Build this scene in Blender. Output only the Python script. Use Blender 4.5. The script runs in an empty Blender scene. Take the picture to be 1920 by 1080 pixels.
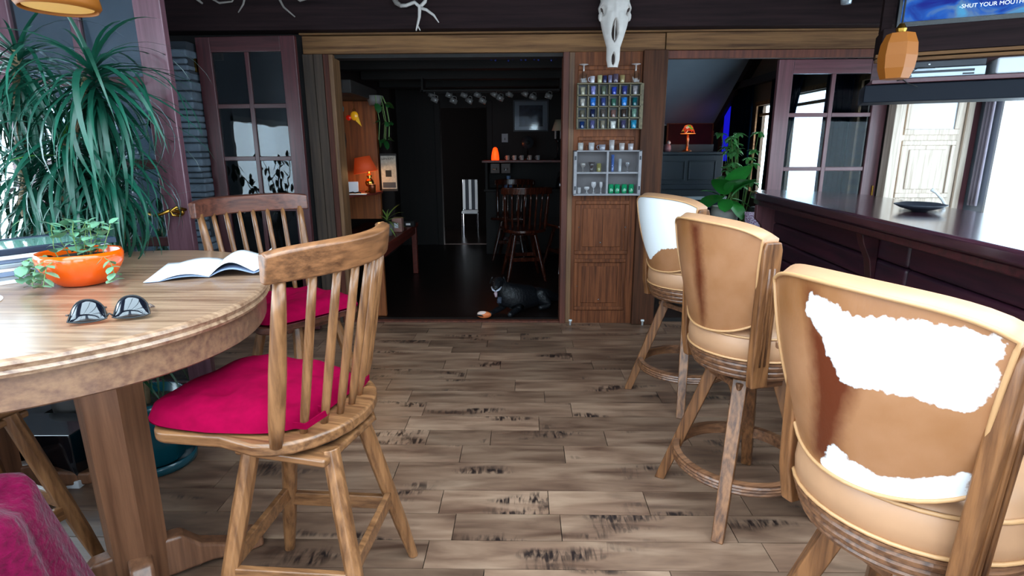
import bpy, bmesh, math, random
from mathutils import Vector, Matrix
random.seed(7)
PI = math.pi
COL = bpy.context.scene.collection
SC = bpy.context.scene

# ------------------------------------------------------------------ camera, world, exposure
def make_camera():
    pitch, yaw, roll = math.radians(13.8), math.radians(1.2), -0.005
    cy, sy = math.cos(yaw), math.sin(yaw)
    f0 = Vector((-sy, cy, 0)); r0 = Vector((cy, sy, 0)); u0 = Vector((0, 0, 1))
    f = f0 * math.cos(pitch) - u0 * math.sin(pitch)
    u = f0 * math.sin(pitch) + u0 * math.cos(pitch)
    r = r0 * math.cos(roll) + u * math.sin(roll)
    u = u * math.cos(roll) - r0 * math.sin(roll)
    cam = bpy.data.cameras.new('camera')
    cam.sensor_width = 36.0
    cam.lens = 36.0 * 1057 / 1920
    cam.clip_start = 0.02
    o = bpy.data.objects.new('camera', cam)
    m = Matrix((r, u, -f)).transposed().to_4x4()
    m.translation = Vector((0, 0, 1.37))
    o.matrix_world = m
    COL.objects.link(o)
    SC.camera = o
make_camera()

WORLD_STRENGTH = 12.0
w = bpy.data.worlds.new('overcast_sky'); SC.world = w
w.use_nodes = True
bg = w.node_tree.nodes['Background']
bg.inputs[0].default_value = (0.90, 0.94, 1.0, 1)
bg.inputs[1].default_value = WORLD_STRENGTH
SC.view_settings.view_transform = 'Standard'
SC.view_settings.look = 'None'
SC.view_settings.exposure = 0.0
SC.view_settings.gamma = 1.0
SC.view_settings.use_curve_mapping = False
SC.cycles.max_bounces = 8
SC.cycles.diffuse_bounces = 5
SC.cycles.glossy_bounces = 4
SC.cycles.transparent_max_bounces = 16
SC.cycles.caustics_reflective = False
SC.cycles.caustics_refractive = False
SC.cycles.sample_clamp_indirect = 6.0

def portal(name, loc, rot, sx, sy):
    l = bpy.data.lights.new(name, 'AREA'); l.shape = 'RECTANGLE'; l.size = sx; l.size_y = sy
    l.cycles.is_portal = True
    o = bpy.data.objects.new(name, l); o.location = loc; o.rotation_euler = rot; COL.objects.link(o)

def text_mesh(name, body, size, m, parent, loc, rot, align='CENTER'):
    tx = bpy.data.curves.new(name, 'FONT'); tx.body = body; tx.size = size; tx.extrude = 0.0004; tx.align_x = align
    t = bpy.data.objects.new(name + '_curve', tx); COL.objects.link(t)
    bpy.context.view_layer.update()
    me = bpy.data.meshes.new_from_object(t); me.materials.clear(); me.materials.append(m)
    bpy.data.objects.remove(t); o = bpy.data.objects.new(name, me); COL.objects.link(o)
    o.parent = parent; o.location = loc; o.rotation_euler = rot
    return o

def lamp_light(name, loc, power, color, radius=0.03):
    l = bpy.data.lights.new(name, 'POINT'); l.energy = power; l.color = color; l.shadow_soft_size = radius
    o = bpy.data.objects.new(name, l); o.location = loc; COL.objects.link(o)
    return o

# ------------------------------------------------------------------ helpers
def hexc(h):
    h = h.lstrip('#'); v = [int(h[i:i+2], 16) / 255 for i in (0, 2, 4)]
    return tuple(c / 12.92 if c <= 0.04045 else ((c + 0.055) / 1.055) ** 2.4 for c in v) + (1,)

def nodes(m):
    m.use_nodes = True
    nt = m.node_tree
    return nt, nt.nodes['Principled BSDF']

def mat(name, color, rough=0.5, metal=0.0, emit=None, estr=0.0, spec=0.5, noise=0.0, nscale=8.0, bump=0.0, sub=0.0, alpha=1.0, coat=0.0, sheen=0.0):
    m = bpy.data.materials.new(name)
    nt, b = nodes(m)
    c = hexc(color)
    b.inputs['Base Color'].default_value = c
    b.inputs['Roughness'].default_value = rough
    b.inputs['Metallic'].default_value = metal
    b.inputs['Specular IOR Level'].default_value = spec
    b.inputs['Coat Weight'].default_value = coat
    b.inputs['Sheen Weight'].default_value = sheen
    if alpha < 1: b.inputs['Alpha'].default_value = alpha
    if sub: b.inputs['Subsurface Weight'].default_value = sub; b.inputs['Subsurface Scale'].default_value = 0.02
    if emit:
        b.inputs['Emission Color'].default_value = hexc(emit); b.inputs['Emission Strength'].default_value = estr
    if noise or bump:
        tc = nt.nodes.new('ShaderNodeTexCoord'); n = nt.nodes.new('ShaderNodeTexNoise')
        n.inputs['Scale'].default_value = nscale; n.inputs['Detail'].default_value = 5
        nt.links.new(tc.outputs['Object'], n.inputs['Vector'])
        if noise:
            r = nt.nodes.new('ShaderNodeValToRGB')
            r.color_ramp.elements[0].position = 0.3; r.color_ramp.elements[1].position = 0.7
            r.color_ramp.elements[0].color = tuple(x * (1 - noise) for x in c[:3]) + (1,)
            r.color_ramp.elements[1].color = tuple(min(1, x * (1 + noise * 0.6)) for x in c[:3]) + (1,)
            nt.links.new(n.outputs['Fac'], r.inputs[0]); nt.links.new(r.outputs[0], b.inputs['Base Color'])
        if bump:
            bp = nt.nodes.new('ShaderNodeBump'); bp.inputs['Strength'].default_value = bump; bp.inputs['Distance'].default_value = 0.01
            nt.links.new(n.outputs['Fac'], bp.inputs['Height']); nt.links.new(bp.outputs[0], b.inputs['Normal'])
    return m

def wood(name, light, dark, axis='X', scale=1.0, rough=0.4, contrast=1.0, coat=0.0, spec=0.5, rand=0.0):
    """wood grain running along the given local axis"""
    m = bpy.data.materials.new(name)
    nt, b = nodes(m); N = nt.nodes; L = nt.links
    tc = N.new('ShaderNodeTexCoord'); oi = N.new('ShaderNodeObjectInfo')
    add = N.new('ShaderNodeVectorMath'); add.operation = 'MULTIPLY_ADD'
    comb = N.new('ShaderNodeCombineXYZ')
    for i in range(3): L.new(oi.outputs['Random'], comb.inputs[i])
    add.inputs[1].default_value = (7.3, 5.1, 9.7)
    L.new(comb.outputs[0], add.inputs[0]); L.new(tc.outputs['Object'], add.inputs[2])
    mp = N.new('ShaderNodeMapping')
    s = [34 * scale] * 3; s['XYZ'.index(axis)] = 1.5 * scale
    mp.inputs['Scale'].default_value = s
    L.new(add.outputs[0], mp.inputs['Vector'])
    n1 = N.new('ShaderNodeTexNoise'); n1.inputs['Scale'].default_value = 0.30; n1.inputs['Detail'].default_value = 2; n1.inputs['Distortion'].default_value = 0.3
    n2 = N.new('ShaderNodeTexNoise'); n2.inputs['Scale'].default_value = 2.2; n2.inputs['Detail'].default_value = 8; n2.inputs['Roughness'].default_value = 0.65
    L.new(mp.outputs[0], n1.inputs['Vector']); L.new(mp.outputs[0], n2.inputs['Vector'])
    w1 = N.new('ShaderNodeMath'); w1.operation = 'MULTIPLY'; w1.inputs[1].default_value = 46.0
    L.new(n1.outputs['Fac'], w1.inputs[0])
    w2 = N.new('ShaderNodeMath'); w2.operation = 'SINE'; L.new(w1.outputs[0], w2.inputs[0])
    w3 = N.new('ShaderNodeMath'); w3.operation = 'MULTIPLY_ADD'; w3.inputs[1].default_value = 0.085 * contrast; w3.inputs[2].default_value = 0.0
    L.new(w2.outputs[0], w3.inputs[0])
    w4 = N.new('ShaderNodeMath'); w4.operation = 'ADD'
    L.new(w3.outputs[0], w4.inputs[0]); L.new(n2.outputs['Fac'], w4.inputs[1])
    r = N.new('ShaderNodeValToRGB')
    r.color_ramp.elements[0].position = 0.28; r.color_ramp.elements[1].position = 0.66
    r.color_ramp.elements[0].color = hexc(dark); r.color_ramp.elements[1].color = hexc(light)
    L.new(w4.outputs[0], r.inputs[0])
    out = r.outputs[0]
    if rand:
        hs = N.new('ShaderNodeHueSaturation')
        mr = N.new('ShaderNodeMapRange'); mr.inputs['To Min'].default_value = 1 - rand; mr.inputs['To Max'].default_value = 1 + rand
        L.new(oi.outputs['Random'], mr.inputs[0]); L.new(mr.outputs[0], hs.inputs['Value']); L.new(out, hs.inputs['Color'])
        out = hs.outputs[0]
    L.new(out, b.inputs['Base Color'])
    bp = N.new('ShaderNodeBump'); bp.inputs['Strength'].default_value = 0.15; bp.inputs['Distance'].default_value = 0.004
    L.new(w4.outputs[0], bp.inputs['Height']); L.new(bp.outputs[0], b.inputs['Normal'])
    b.inputs['Roughness'].default_value = rough; b.inputs['Coat Weight'].default_value = coat
    b.inputs['Coat Roughness'].default_value = 0.12; b.inputs['Specular IOR Level'].default_value = spec
    return m

def glass(name, tint='#ffffff', refl=1.4, rough=0.02, wavy=0.0, ior=1.5):
    m = bpy.data.materials.new(name); m.use_nodes = True
    nt = m.node_tree; N = nt.nodes; L = nt.links
    N.remove(N['Principled BSDF']); out = N['Material Output']
    t = N.new('ShaderNodeBsdfTransparent'); t.inputs[0].default_value = hexc(tint)
    g = N.new('ShaderNodeBsdfGlossy'); g.inputs['Roughness'].default_value = rough; g.inputs[0].default_value = (1, 1, 1, 1)
    fr = N.new('ShaderNodeLayerWeight'); pw = N.new('ShaderNodeMath'); pw.operation = 'POWER'; pw.inputs[1].default_value = 4.0
    mu = N.new('ShaderNodeMath'); mu.operation = 'MULTIPLY_ADD'; mu.inputs[1].default_value = 0.9; mu.inputs[2].default_value = 0.022 * refl; mu.use_clamp = True
    mx = N.new('ShaderNodeMixShader')
    L.new(fr.outputs['Facing'], pw.inputs[0]); L.new(pw.outputs[0], mu.inputs[0]); L.new(mu.outputs[0], mx.inputs[0]); L.new(t.outputs[0], mx.inputs[1]); L.new(g.outputs[0], mx.inputs[2])
    L.new(mx.outputs[0], out.inputs[0])
    if wavy:
        tc = N.new('ShaderNodeTexCoord'); n = N.new('ShaderNodeTexNoise'); n.inputs['Scale'].default_value = 5
        bp = N.new('ShaderNodeBump'); bp.inputs['Strength'].default_value = wavy; bp.inputs['Distance'].default_value = 0.02
        L.new(tc.outputs['Object'], n.inputs['Vector']); L.new(n.outputs[0], bp.inputs['Height']); L.new(bp.outputs[0], g.inputs['Normal'])
    return m

class MB:
    def __init__(s): s.v = []; s.f = []; s.attr = {}; s.uv = None
    def poly(s, pts, faces):
        o = len(s.v); s.v += [tuple(p) for p in pts]; s.f += [tuple(i + o for i in f) for f in faces]; return s
    def box(s, x0, x1, y0, y1, z0, z1, mtx=None):
        p = [Vector((x, y, z)) for z in (z0, z1) for y in (y0, y1) for x in (x0, x1)]
        if mtx: p = [mtx @ q for q in p]
        return s.poly(p, [(0, 2, 3, 1), (4, 5, 7, 6), (0, 1, 5, 4), (2, 6, 7, 3), (0, 4, 6, 2), (1, 3, 7, 5)])
    def prism(s, pts, z0, z1, mtx=None):
        n = len(pts)
        p = [Vector((a, b, z0)) for a, b in pts] + [Vector((a, b, z1)) for a, b in pts]
        if mtx: p = [mtx @ q for q in p]
        return s.poly(p, [tuple(range(n))[::-1], tuple(range(n, 2 * n))] + [(i, (i + 1) % n, n + (i + 1) % n, n + i) for i in range(n)])
    def rings(s, rs, cap=True, close=False):
        o = len(s.v); n = len(rs[0])
        for r in rs: s.v += [tuple(p) for p in r]
        m = len(rs)
        for j in range(m - 1 + (1 if close else 0)):
            a, b = o + j * n, o + ((j + 1) % m) * n
            for i in range(n):
                k = (i + 1) % n
                s.f.append((a + i, a + k, b + k, b + i))
        if cap and not close:
            s.f.append(tuple(o + i for i in range(n))[::-1]); s.f.append(tuple(o + (m - 1) * n + i for i in range(n)))
        return s
    def tube(s, path, r, n=8, closed=False, flat=None):
        """round (or flat = (w, h)) section swept along a path; r a number or a list"""
        P = [Vector(p) for p in path]; m = len(P)
        R = r if isinstance(r, (list, tuple)) else [r] * m
        rs = []; up = None
        for i in range(m):
            if closed: t = P[(i + 1) % m] - P[i - 1]
            else: t = P[min(i + 1, m - 1)] - P[max(i - 1, 0)]
            t.normalize()
            if up is None:
                up = Vector((0, 0, 1)) if abs(t.z) < 0.9 else Vector((1, 0, 0))
            a = t.cross(up)
            if a.length < 1e-4: a = t.orthogonal()
            a.normalize(); b = a.cross(t).normalized()
            if not closed or True: up = b
            if flat:
                w, h = flat
                q = [(-w, -h), (w, -h), (w, h), (-w, h)]
                rs.append([P[i] + a * (x * R[i]) + b * (y * R[i]) for x, y in q])
            else:
                rs.append([P[i] + (a * math.cos(2 * PI * k / n) + b * math.sin(2 * PI * k / n)) * R[i] for k in range(n)])
        return s.rings(rs, close=closed)
    def lathe(s, prof, c=(0, 0, 0), n=24, mtx=None, capb=True, capt=True):
        c = Vector(c); rs = []
        for r, z in prof:
            ring = [c + Vector((r * math.cos(2 * PI * k / n), r * math.sin(2 * PI * k / n), z)) for k in range(n)]
            if mtx: ring = [mtx @ q for q in ring]
            rs.append(ring)
        o = len(s.v); s.rings(rs, cap=False); m = len(rs)
        if capb: s.f.append(tuple(o + i for i in range(n))[::-1])
        if capt: s.f.append(tuple(o + (m - 1) * n + i for i in range(n)))
        return s
    def ball(s, c, r, n=12, sq=(1, 1, 1)):
        c = Vector(c); m = max(4, n // 2); o = len(s.v)
        for j in range(1, m):
            th = PI * j / m
            for k in range(n):
                ph = 2 * PI * k / n
                s.v.append(tuple(c + Vector((r * sq[0] * math.sin(th) * math.cos(ph), r * sq[1] * math.sin(th) * math.sin(ph), r * sq[2] * math.cos(th)))))
        for j in range(m - 2):
            for k in range(n):
                a = o + j * n + k; b = o + j * n + (k + 1) % n
                s.f.append((a, a + n, b + n, b))
        s.v.append(tuple(c + Vector((0, 0, r * sq[2])))); t = len(s.v) - 1
        s.v.append(tuple(c - Vector((0, 0, r * sq[2])))); u = len(s.v) - 1
        for k in range(n):
            s.f.append((t, o + k, o + (k + 1) % n)); q = o + (m - 2) * n
            s.f.append((u, q + (k + 1) % n, q + k))
        return s
    def grid(s, fn, nu, nv):
        o = len(s.v)
        for j in range(nv + 1):
            for i in range(nu + 1): s.v.append(tuple(fn(i / nu, j / nv)))
        for j in range(nv):
            for i in range(nu):
                a = o + j * (nu + 1) + i; s.f.append((a, a + 1, a + nu + 2, a + nu + 1))
        return s
    def mesh(s, name):
        me = bpy.data.meshes.new(name); me.from_pydata(s.v, [], s.f)
        return me
    def build(s, name, m, parent=None, smooth=False, bevel=0.0, seg=2, sub=0, loc=None, rot=None, fix=True, solid=0.0):
        me = s.mesh(name)
        if fix:
            bm = bmesh.new(); bm.from_mesh(me); bmesh.ops.recalc_face_normals(bm, faces=bm.faces); bm.to_mesh(me); bm.free()
        me.materials.append(m)
        for k, vals in s.attr.items():
            a = me.attributes.new(k, 'FLOAT', 'POINT'); a.data.foreach_set('value', vals)
        if smooth:
            me.shade_smooth()
        o = bpy.data.objects.new(name, me); COL.objects.link(o)
        if parent: o.parent = parent
        if loc: o.location = loc
        if rot: o.rotation_euler = rot
        if solid:
            q = o.modifiers.new('solid', 'SOLIDIFY'); q.thickness = solid; q.offset = 0
        if bevel:
            q = o.modifiers.new('bevel', 'BEVEL'); q.width = bevel; q.segments = seg; q.limit_method = 'ANGLE'; q.angle_limit = math.radians(35)
            if not smooth: me.shade_smooth()
            q.harden_normals = True
        if sub:
            q = o.modifiers.new('sub', 'SUBSURF'); q.levels = sub; q.render_levels = sub
        return o

def B(*a): return MB().box(*a)
def empty(name, loc=(0, 0, 0), rz=0.0):
    o = bpy.data.objects.new(name, None); o.location = loc; o.rotation_euler = (0, 0, rz); o.empty_display_size = 0.1
    COL.objects.link(o); return o
def tag(o, label, cat, group=None):
    o['label'] = label; o['category'] = cat
    if group: o['group'] = group
    return o
def struct(o): o['kind'] = 'structure'; return o
def stuff(o): o['kind'] = 'stuff'; return o
def copy_tree(o, parent=None):
    c = o.copy(); COL.objects.link(c)
    if parent: c.parent = parent
    for ch in list(o.children): copy_tree(ch, c)
    return c
def rotm(loc=(0, 0, 0), rx=0, ry=0, rz=0):
    return Matrix.Translation(loc) @ Matrix.Rotation(rz, 4, 'Z') @ Matrix.Rotation(ry, 4, 'Y') @ Matrix.Rotation(rx, 4, 'X')

# ------------------------------------------------------------------ materials
M = {}
M['oak_z'] = wood('honey_oak_upright', '#966640', '#5c381e', 'Z', 1.0, 0.35, 1.0, coat=0.2)
M['oak_x'] = wood('honey_oak_flat', '#90623e', '#54331d', 'X', 1.0, 0.35, 1.0, coat=0.2)
M['oak_y'] = wood('honey_oak_cross', '#8a5a38', '#4c2d19', 'Y', 1.0, 0.35, 1.0, coat=0.2)
M['table_oak'] = wood('table_oak', '#ad8a6e', '#6e4c38', 'X', 0.8, 0.28, 0.9, coat=0.25)
M['table_side'] = wood('table_side_oak', '#8f6a50', '#65463a', 'X', 0.7, 0.35, 0.7, coat=0.15)
M['ped'] = wood('pedestal_oak', '#865a40', '#5a3826', 'Z', 0.55, 0.38, 0.6, coat=0.1)
M['stool_z'] = wood('stool_oak_upright', '#8a5a36', '#4c2b16', 'Z', 1.1, 0.38, 1.3, coat=0.15)
M['stool_x'] = wood('stool_oak_band', '#83583c', '#4c2e1e', 'X', 1.1, 0.38, 1.2, coat=0.15)
M['dark_wood'] = wood('dark_mahogany', '#401a20', '#1c0c12', 'X', 0.8, 0.3, 1.0, coat=0.3)  # purple veil of haze over the bar put into the wood colour
M['windsor'] = wood('dark_windsor_wood', '#4a1f12', '#200d08', 'Z', 0.8, 0.15, 0.8, coat=0.6)
M['red_door'] = wood('reddish_door_wood', '#54262a', '#321517', 'Z', 0.7, 0.4, 0.5, coat=0.1)
M['near_stile'] = wood('mauve_near_stile', '#74505a', '#4c2c34', 'Z', 0.6, 0.35, 0.4, coat=0.2)
M['mauve_door'] = wood('mauve_brown_door_wood', '#6a4046', '#4a2a30', 'Z', 0.7, 0.4, 0.4, coat=0.1)
M['beam'] = wood('dark_beam_wood', '#2e1f20', '#1b1213', 'X', 0.5, 0.75, 0.4, spec=0.12)
M['trim'] = wood('weathered_trim', '#86603e', '#4a3020', 'X', 0.6, 0.7, 0.9, rand=0.1, spec=0.2)
M['trim_z'] = wood('weathered_trim_upright', '#7f5a3a', '#4a2e1c', 'Z', 0.6, 0.6, 0.9)
M['barn'] = wood('barn_board', '#534236', '#31251e', 'Z', 0.5, 0.7, 0.7)
M['barn_red'] = wood('barn_board_red', '#6b3522', '#3e1a10', 'Z', 0.5, 0.65, 0.6)
M['panel'] = wood('panel_door_wood', '#80492a', '#472413', 'Z', 0.9, 0.6, 0.8, spec=0.25)
M['post'] = wood('rough_brown_post', '#54311f', '#2c1a12', 'Z', 0.6, 0.7, 0.6, spec=0.2)
M['oakdoor'] = wood('overlit_oak_door', '#e0d0bf', '#a58f7c', 'Z', 0.8, 0.5, 0.6)  # paleness from strong window light put into the wood colour
M['bar_top'] = wood('polished_bar_top', '#3c1f2a', '#1e0f18', 'Y', 0.5, 0.2, 0.5, coat=0.7)  # purple tint stands for the haze on this side
M['bar_side'] = wood('bar_log_siding', '#3a1826', '#140a18', 'Y', 0.5, 0.45, 1.0, rand=0.15)  # bluish-purple haze painted into the siding colour
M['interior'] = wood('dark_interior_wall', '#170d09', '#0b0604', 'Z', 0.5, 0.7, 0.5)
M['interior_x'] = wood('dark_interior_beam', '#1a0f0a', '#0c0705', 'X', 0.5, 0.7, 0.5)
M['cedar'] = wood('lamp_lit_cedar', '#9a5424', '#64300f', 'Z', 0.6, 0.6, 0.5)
M['bench'] = wood('red_bench_wood', '#7a2f22', '#4b1a13', 'Y', 0.6, 0.45, 0.5)
M['white_paint'] = mat('white_paint', '#d8dadc', 0.6, noise=0.05)
M['grey_wall'] = mat('pale_grey_wall', '#a9b0bd', 0.7, noise=0.1, nscale=3)
M['ceiling'] = wood('ceiling_board', '#34211a', '#1d120f', 'X', 0.5, 0.6, 0.5, rand=0.2)
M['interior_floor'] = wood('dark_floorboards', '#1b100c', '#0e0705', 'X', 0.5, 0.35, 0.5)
M['leather'] = mat('tan_leather', '#b08260', 0.4, noise=0.12, nscale=9, bump=0.1)
M['leather_dk'] = mat('leather_piping', '#b98a5e', 0.4)
M['magenta'] = mat('crimson_cushion_cloth', '#82002d', 0.9, spec=0.05, noise=0.15, nscale=30, bump=0.15, sheen=0.0)
M['throw'] = mat('magenta_fleece', '#66062f', 0.95, spec=0.05, noise=0.35, nscale=55, bump=0.8, sheen=0.1)
M['cream'] = mat('bone', '#cfc6c0', 0.6, noise=0.12, nscale=14, bump=0.3)
M['bone_dark'] = mat('skull_cavity_shade', '#3a2c28', 0.9)  # shade of the skull cavities put into a dark brown
M['antler_grey'] = mat('grey_antler', '#857c76', 0.6, noise=0.2)
M['black'] = mat('black_satin', '#0b0b0e', 0.4)
M['matte_black'] = mat('matte_black', '#08080a', 0.8)
M['charcoal'] = mat('charcoal', '#232630', 0.5)
M['navy'] = mat('dark_navy_paint', '#14202c', 0.35, noise=0.15)
M['brass'] = mat('brass', '#b58a3c', 0.25, metal=1.0)
M['chrome'] = mat('chrome', '#c8ccd2', 0.15, metal=1.0)
M['silver'] = mat('silver_plastic', '#aab4bd', 0.35, metal=0.4)
M['orange'] = mat('orange_glazed_ceramic', '#f05a05', 0.15, coat=0.5)
M['soil'] = mat('dark_soil', '#2a1c12', 0.95, noise=0.4, nscale=60)
M['teal'] = mat('teal_glaze', '#0e4a56', 0.25, noise=0.15, coat=0.4)
M['terracotta'] = mat('grey_planter', '#6f6a68', 0.6, noise=0.2)
M['leaf_dk'] = mat('dracaena_leaf', '#14503e', 0.35, noise=0.4, nscale=6)
M['leaf_lt'] = mat('young_leaf', '#5d9e3c', 0.4, noise=0.2, nscale=6)
M['leaf_sage'] = mat('round_sage_leaf', '#6fa07e', 0.45, noise=0.2)
M['leaf_mid'] = mat('house_plant_leaf', '#2f8a34', 0.4, noise=0.25, nscale=7)
M['leaf_ficus'] = mat('ficus_leaf', '#234a2a', 0.45, noise=0.2)
M['stem'] = mat('tan_stem', '#8e7658', 0.7, noise=0.25, nscale=20, bump=0.4)
M['stem_gr'] = mat('green_stem', '#6c8a4c', 0.6)
M['paper'] = mat('white_paper', '#eeeef2', 0.7)
M['paper_print'] = mat('newsprint', '#a39c90', 0.8, noise=0.25, nscale=40)
M['page'] = mat('grey_blue_pages', '#7f8ea8', 0.7)
M['glass'] = glass('window_glass', '#e2ecf0', 1.3, 0.0, wavy=0.0)
M['door_glass'] = glass('old_door_glass', '#a8b4bc', 1.9, 0.0, wavy=0.06)
M['near_glass'] = glass('near_door_glass', '#c3ced6', 2.6, 0.0, wavy=0.05)
M['leaf_glass'] = glass('piano_room_door_glass', '#c8d4dc', 0.35, 0.0)
M['clear'] = glass('clear_glassware', '#f0f4f6', 1.8, 0.05)
M['lens'] = mat('dark_sunglass_lens', '#0c0f18', 0.04, coat=1.0)
M['amber_shade'] = mat('amber_shade', '#8c5018', 0.5, spec=0.25, emit='#a05a18', estr=0.08)
M['cream_shade'] = mat('cream_shade', '#cdbb9d', 0.7)
M['screen_frame'] = mat('screen_bezel', '#0a0c12', 0.25)
M['stone'] = mat('blue_grey_stone', '#5d6874', 0.8, noise=0.35, nscale=10, bump=0.5)
M['curtain'] = mat('dark_teal_curtain', '#05121e', 0.9, spec=0.0, noise=0.2)
M['pale_curtain'] = mat('mauve_grey_curtain', '#8d8490', 0.9, noise=0.15)
M['pale_blue'] = mat('pale_blue_plastic', '#86a9bd', 0.5, noise=0.1)
M['ground'] = mat('pale_ground', '#b9bcc0', 0.9, noise=0.1)
M['sloped'] = mat('blue_grey_ceiling', '#8796a4', 0.8, noise=0.1, nscale=2)
M['tan_wall'] = mat('tan_plaster', '#5c4838', 0.8, noise=0.1, nscale=2)
M['dog'] = mat('black_fur', '#0c0d12', 0.5, noise=0.4, nscale=40, bump=0.6)
M['dog_w'] = mat('grey_white_muzzle', '#b4b6c4', 0.7)
M['tongue'] = mat('pale_tongue', '#a88f98', 0.4)
M['darkeye'] = mat('dark_eye', '#120a06', 0.05)

def floor_material():
    m = bpy.data.materials.new('worn_oak_plank')
    nt, b = nodes(m); N = nt.nodes; L = nt.links
    tc = N.new('ShaderNodeTexCoord'); oi = N.new('ShaderNodeObjectInfo')
    comb = N.new('ShaderNodeCombineXYZ')
    for i in range(3): L.new(oi.outputs['Random'], comb.inputs[i])
    add = N.new('ShaderNodeVectorMath'); add.operation = 'MULTIPLY_ADD'; add.inputs[1].default_value = (13.3, 17.1, 3.0)
    L.new(comb.outputs[0], add.inputs[0]); L.new(tc.outputs['Object'], add.inputs[2])
    def noise(sc, scale, detail, dist=0.0):
        mp = N.new('ShaderNodeMapping'); mp.inputs['Scale'].default_value = sc; L.new(add.outputs[0], mp.inputs['Vector'])
        n = N.new('ShaderNodeTexNoise'); n.inputs['Scale'].default_value = scale; n.inputs['Detail'].default_value = detail; n.inputs['Distortion'].default_value = dist
        L.new(mp.outputs[0], n.inputs['Vector']); return n
    a = noise((1.3, 7, 1), 2.2, 8, 0.4)
    r = N.new('ShaderNodeValToRGB'); e = r.color_ramp.elements
    e[0].position = 0.28; e[0].color = hexc('#563a2b'); e[1].position = 0.74; e[1].color = hexc('#a07f66')
    x = r.color_ramp.elements.new(0.5); x.color = hexc('#80604b')
    L.new(a.outputs['Fac'], r.inputs[0])
    hs = N.new('ShaderNodeHueSaturation'); hs.inputs['Saturation'].default_value = 0.95
    mr = N.new('ShaderNodeMapRange'); mr.inputs['To Min'].default_value = 0.68; mr.inputs['To Max'].default_value = 1.12
    L.new(oi.outputs['Random'], mr.inputs[0]); L.new(mr.outputs[0], hs.inputs['Value']); L.new(r.outputs[0], hs.inputs['Color'])
    # charred marks: broad mask times fine cross-grain scratches
    c1 = noise((1.6, 5, 1), 1.4, 2); c2 = noise((30, 7, 1), 1.6, 5, 0.8)
    m1 = N.new('ShaderNodeMapRange'); m1.inputs['From Min'].default_value = 0.58; m1.inputs['From Max'].default_value = 0.66; L.new(c1.outputs['Fac'], m1.inputs[0])
    m2 = N.new('ShaderNodeMapRange'); m2.inputs['From Min'].default_value = 0.42; m2.inputs['From Max'].default_value = 0.60; L.new(c2.outputs['Fac'], m2.inputs[0])
    mm = N.new('ShaderNodeMath'); mm.operation = 'MULTIPLY'; L.new(m1.outputs[0], mm.inputs[0]); L.new(m2.outputs[0], mm.inputs[1])
    # dark broad stains
    c3 = noise((2.0, 6, 1), 1.2, 4, 1.0)
    m3 = N.new('ShaderNodeMapRange'); m3.inputs['From Min'].default_value = 0.55; m3.inputs['From Max'].default_value = 0.8; m3.inputs['To Max'].default_value = 0.55; L.new(c3.outputs['Fac'], m3.inputs[0])
    mx = N.new('ShaderNodeMix'); mx.data_type = 'RGBA'; mx.inputs['B'].default_value = hexc('#3a2a22')
    L.new(m3.outputs[0], mx.inputs['Factor']); L.new(hs.outputs[0], mx.inputs['A'])
    mx2 = N.new('ShaderNodeMix'); mx2.data_type = 'RGBA'; mx2.inputs['B'].default_value = hexc('#241a18')
    L.new(mm.outputs[0], mx2.inputs['Factor']); L.new(mx.outputs['Result'], mx2.inputs['A'])
    L.new(mx2.outputs['Result'], b.inputs['Base Color'])
    b.inputs['Roughness'].default_value = 0.36
    bp = N.new('ShaderNodeBump'); bp.inputs['Strength'].default_value = 0.12; bp.inputs['Distance'].default_value = 0.004
    L.new(a.outputs['Fac'], bp.inputs['Height']); L.new(bp.outputs[0], b.inputs['Normal'])
    return m
M['floor'] = floor_material()

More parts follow.
